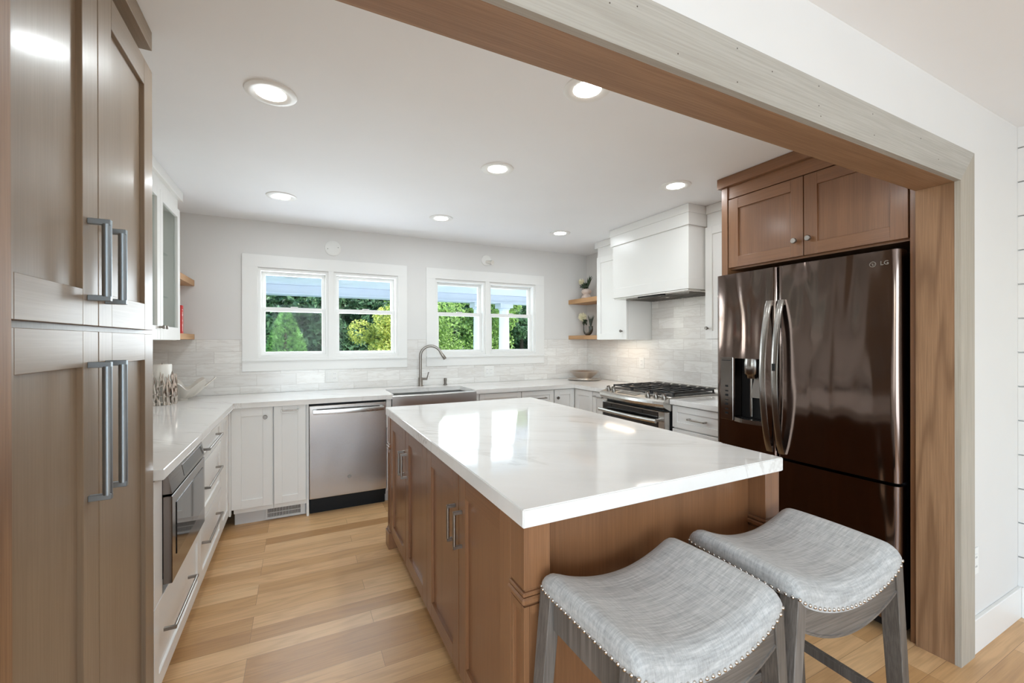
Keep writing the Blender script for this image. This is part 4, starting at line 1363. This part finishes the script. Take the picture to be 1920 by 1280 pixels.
# flowers
def dahlia(c, r, parent, name='flower_head', n=46, seed=1, mat=None):
    rnd = random.Random(seed); b = B()
    c = Vector(c)
    for i in range(n):
        ph = math.acos(1 - 2 * (i + .5) / n); a = i * 2.39996
        d = Vector((math.sin(ph) * math.cos(a), math.sin(ph) * math.sin(a), math.cos(ph)))
        s = d.cross(Vector((0, 0, 1)))
        s = s.normalized() if s.length > .01 else Vector((1, 0, 0))
        L = r * rnd.uniform(.85, 1.1); w2 = r * .17
        p0 = c + d * r * .15; p1 = c + d * L * .65; p2 = c + d * L + Vector((0, 0, .1 * r))
        n_ = s.cross(d) * .04 * r
        q = [p0 - s * w2 * .3, p0 + s * w2 * .3, p1 + s * w2, p2, p1 - s * w2]
        va = [b.bm.verts.new(x + n_) for x in q]; vb = [b.bm.verts.new(x - n_) for x in q]
        b._skin([va, vb], 0, True, False)
    return build(name, b, mat or M['petal'], parent)
def blades(c, n, h, spread, mat, parent, name='leaves', seed=3, lean=(0, 0), w0=.006):
    rnd = random.Random(seed); b = B()
    for i in range(n):
        a = rnd.uniform(0, 6.283); s = rnd.uniform(.3, 1) * spread; hh = h * rnd.uniform(.7, 1.05)
        pts = []
        for k in range(6):
            t = k / 5
            pts.append((c[0] + (math.cos(a) * s + lean[0]) * t ** 1.3, c[1] + (math.sin(a) * s + lean[1]) * t ** 1.3, c[2] + hh * t))
        b.tube(pts, [w0 * .5, w0, w0 * 1.05, w0 * .85, w0 * .5, .0008], 5)
    return build(name, b, mat, parent)
def leafball(c, r, n, mat, parent, seed=2, name='leaves', s=.014):
    rnd = random.Random(seed); b = B()
    for i in range(n):
        d = Vector((rnd.gauss(0, 1), rnd.gauss(0, 1), rnd.gauss(0, 1))).normalized() * r * rnd.uniform(.4, 1)
        p = Vector(c) + d; u = Vector((rnd.uniform(-1, 1), rnd.uniform(-1, 1), rnd.uniform(-1, 1))).normalized(); v = u.cross(d).normalized()
        q = [p - u * s, p + v * s * .5, p + u * s, p - v * s * .5]
        w_ = u.cross(v) * .0006
        b._skin([[b.bm.verts.new(x + w_) for x in q], [b.bm.verts.new(x - w_) for x in q]], 0, True, False)
    return build(name, b, mat, parent)
# upper: blush layered vase with flower and spiky leaves
v = thing('ribbed_vase', 'blush layered ceramic vase with a white flower on the upper right shelf', 'vase', (3.03, 4.11, 1.851))
vx, vy = 3.03, 4.10
b = B(); b.lathe([(.0001, 1.8505), (.045, 1.8505), (.062, 1.862), (.056, 1.885), (.040, 1.900), (.036, 1.906), (.052, 1.920), (.060, 1.940), (.050, 1.962), (.030, 1.972), (.026, 1.972), (.026, 1.90), (.0001, 1.90)], (vx, vy), 32); build('pot', b, M['clay'], v)
leafball((vx - .015, vy + .02, 2.005), .045, 60, M['leafdark'], v, 5, s=.02)
dahlia((vx - .03, vy + .055, 2.055), .042, v, seed=2)
blades((vx, vy - .03, 1.99), 12, .125, .04, M['leafdark'], v, 'spiky_leaves', 6, (0, -.04), .008)
# lower: clear round vase
v = thing('round_glass_vase', 'smoked round glass vase with cream dahlia on the lower right shelf', 'vase', (3.03, 4.10, 1.425))
vx, vy = 3.03, 4.085
b = B(); N = 40
for_pts = []
for i in range(N + 1):
    t = math.pi * (.5 + 1.0) - math.pi * 1.0 + math.pi * (i / N) * 1.0
pts = []; rad = []
for i in range(31):
    t = i / 30; a = math.pi + math.pi * t
    yy = vy - math.cos(a) * .075 * (-1) * -1
    pts.append((vx, vy + .070 * math.cos(math.pi * t), 1.500 - .062 * math.sin(math.pi * t) ** .8)); rad.append(.006 + .020 * t)
pts = [(vx, vy + .070, 1.58), (vx, vy + .071, 1.54)] + pts + [(vx, vy - .066, 1.53)]
rad = [.005, .005] + rad + [.028]
b.tube([(p[0], p[1], max(p[2], 1.4255 + r_)) for p, r_ in zip(pts, rad)], rad, 14)
build('glass_hoop', b, M['smoke'], v)
dahlia((vx - .005, vy + .085, 1.640), .058, v, n=60, seed=9)
leafball((vx, vy + .05, 1.585), .035, 30, M['leafdark'], v, 8, s=.02)
blades((vx, vy - .066, 1.52), 14, .135, .05, M['leafgrey'], v, 'spiky_leaves', 11, (0, 0), .008)

# ================================================================== OUTSIDE
b = B(); b.box(-30, 40, YW + .2, 60, -.5, -.35); struct('ground', b, M['lawn'])
b = B()
for i in range(22):
    y = 4.46 + i * .113
    b.box(-3, 7, y, y + .1115, 2.150, 2.17)
b.box(-3, 7, 4.44, 6.9, 2.172, 2.25)
build('porch_ceiling', b, M['porch'], label='pale board ceiling of the porch outside the windows', cat='porch ceiling')
b = B(); b.box(-3, 7, 6.68, 6.90, 2.035, 2.148, .002); b.box(-3, 7, 6.66, 6.92, 2.015, 2.035, .002)
build('porch_beam', b, M['porchbeam'], label='pale beam along the outer edge of the porch roof', cat='beam')
b = B(); b.box(-3, 7, YW + .2, 7.0, -.349, -.05); build('porch_deck', b, M['porch'], label='porch deck outside the kitchen windows', cat='deck')  # unseen deck, made white to bounce light up to the porch ceiling
for x, lab in ((3.24, 'white round porch column in the rightmost window pane'), (2.76, 'white round porch column behind the middle window frame')):
    th = thing('porch_column', lab, 'column', (x, 6.79, -.05), 'porch columns')
    b = B(); b.lathe([(.0001, -.049), (.10, -.049), (.10, 0), (.092, .01), (.095, 1.0), (.085, 1.90), (.0001, 1.90)], (x, 6.79), 32); build('shaft', b, M['porch'], th)
    b = B(); b.lathe([(.0001, 1.901), (.088, 1.901), (.105, 1.915), (.105, 1.935), (.0001, 1.935)], (x, 6.79), 32); b.box(x - .12, x + .12, 6.67, 6.91, 1.936, 2.014, .003); build('capital', b, M['porchbeam'], th)
b = B(); b.lathe([(.055, 2.146), (.075, 2.143), (.085, 2.146), (.085, 2.1495), (.055, 2.1495)], (-.08, 5.9), 24); build('porch_light', b, M['plate'], label='round recessed light in the porch ceiling seen through left window', cat='ceiling light')

def leafcloud(name, mat, parent, n, fn, size, seed, stretch=1.0, dirfn=None):
    rnd = random.Random(seed); vs = []; fs = []
    for i in range(n):
        p, d = fn(rnd)
        u = Vector((rnd.gauss(0, 1), rnd.gauss(0, 1), rnd.gauss(0, 1)))
        if dirfn: u = dirfn(rnd, d)
        u.normalize(); w_ = Vector((rnd.gauss(0, 1), rnd.gauss(0, 1), rnd.gauss(0, 1))); v = u.cross(w_)
        if v.length < 1e-3: continue
        v.normalize(); s = size * rnd.uniform(.6, 1.3)
        k = len(vs)
        nn = u.cross(v) * s * .15
        vs += [p - u * s * stretch, p + v * s * .5 + nn, p + u * s * stretch, p - v * s * .5 + nn]
        fs.append((k, k + 1, k + 2, k + 3))
    me = bpy.data.meshes.new(name); me.from_pydata([tuple(q) for q in vs], [], fs); me.materials.append(mat)
    o = bpy.data.objects.new(name, me); COL.objects.link(o); o.parent = parent
    return o
GZ = -.35
def tree(name, label, cat, x, y, r, h, n, mat, size, seed, group=None, z_low=.1, trunk=.09):
    th = thing(name, label, cat, (x, y, GZ), group)
    b = B(); b.tube([(0, 0, 0), (.04, .02, h * .35), (-.03, .05, h * .7), (0, 0, h * .9)], [trunk, trunk * .8, trunk * .6, trunk * .2], 10); build('trunk', b, M['bark'], th, local=True)
    rn = random.Random(seed)
    blobs = [(Vector((rn.uniform(-.75, .75) * r, rn.uniform(-.6, .6) * r, h * rn.uniform(z_low, .92))), r * rn.uniform(.28, .5)) for _ in range(26)]
    def fn(rnd):
        c_, rr = blobs[rnd.randrange(len(blobs))]
        d = Vector((rnd.gauss(0, 1), rnd.gauss(0, 1), rnd.gauss(0, 1))).normalized()
        return c_ + d * rr * rnd.uniform(.7, 1.05), d
    leafcloud('foliage', mat, th, n, fn, size, seed + 1)
    return th
# dense wood behind
rn = random.Random(21)
WL = 'dark leafy tree in the dense wood behind the garden'
k = 0
for row, (yy, nx, xa, xb) in enumerate(((13.5, 6, -3.2, 9.5), (17.0, 6, -4.5, 12.5), (21.0, 5, -4.0, 15.0))):
    for i in range(nx):
        x = xa + (xb - xa) * i / (nx - 1) + rn.uniform(-.3, .3)
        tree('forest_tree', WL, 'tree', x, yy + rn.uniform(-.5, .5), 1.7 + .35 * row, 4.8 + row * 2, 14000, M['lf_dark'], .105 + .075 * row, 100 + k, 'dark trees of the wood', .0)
        k += 1
# dwarf spruce: cone of short shoots
th = thing('dwarf_spruce', 'cone shaped bright green dwarf spruce seen through the left window', 'conifer', (-.24, 10, GZ))
b = B(); b.tube([(0, 0, 0), (0, 0, 2.0)], [.08, .02], 8); build('trunk', b, M['bark'], th, local=True)
def cone(rnd):
    t = rnd.random() ** .6; zz = 2.33 * (1 - t)
    a = rnd.uniform(0, 6.283); rr = .06 + .72 * (t ** .75) * (1 + .10 * math.sin(5 * a + zz * 4)) * rnd.uniform(.80, 1.02)
    if zz < .25: rr *= .9
    return Vector((rr * math.cos(a), rr * math.sin(a), zz)), Vector((math.cos(a), math.sin(a), .5))
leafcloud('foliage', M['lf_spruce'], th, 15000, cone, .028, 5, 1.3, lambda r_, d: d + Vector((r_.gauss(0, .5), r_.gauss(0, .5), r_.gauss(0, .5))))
# laceleaf maple
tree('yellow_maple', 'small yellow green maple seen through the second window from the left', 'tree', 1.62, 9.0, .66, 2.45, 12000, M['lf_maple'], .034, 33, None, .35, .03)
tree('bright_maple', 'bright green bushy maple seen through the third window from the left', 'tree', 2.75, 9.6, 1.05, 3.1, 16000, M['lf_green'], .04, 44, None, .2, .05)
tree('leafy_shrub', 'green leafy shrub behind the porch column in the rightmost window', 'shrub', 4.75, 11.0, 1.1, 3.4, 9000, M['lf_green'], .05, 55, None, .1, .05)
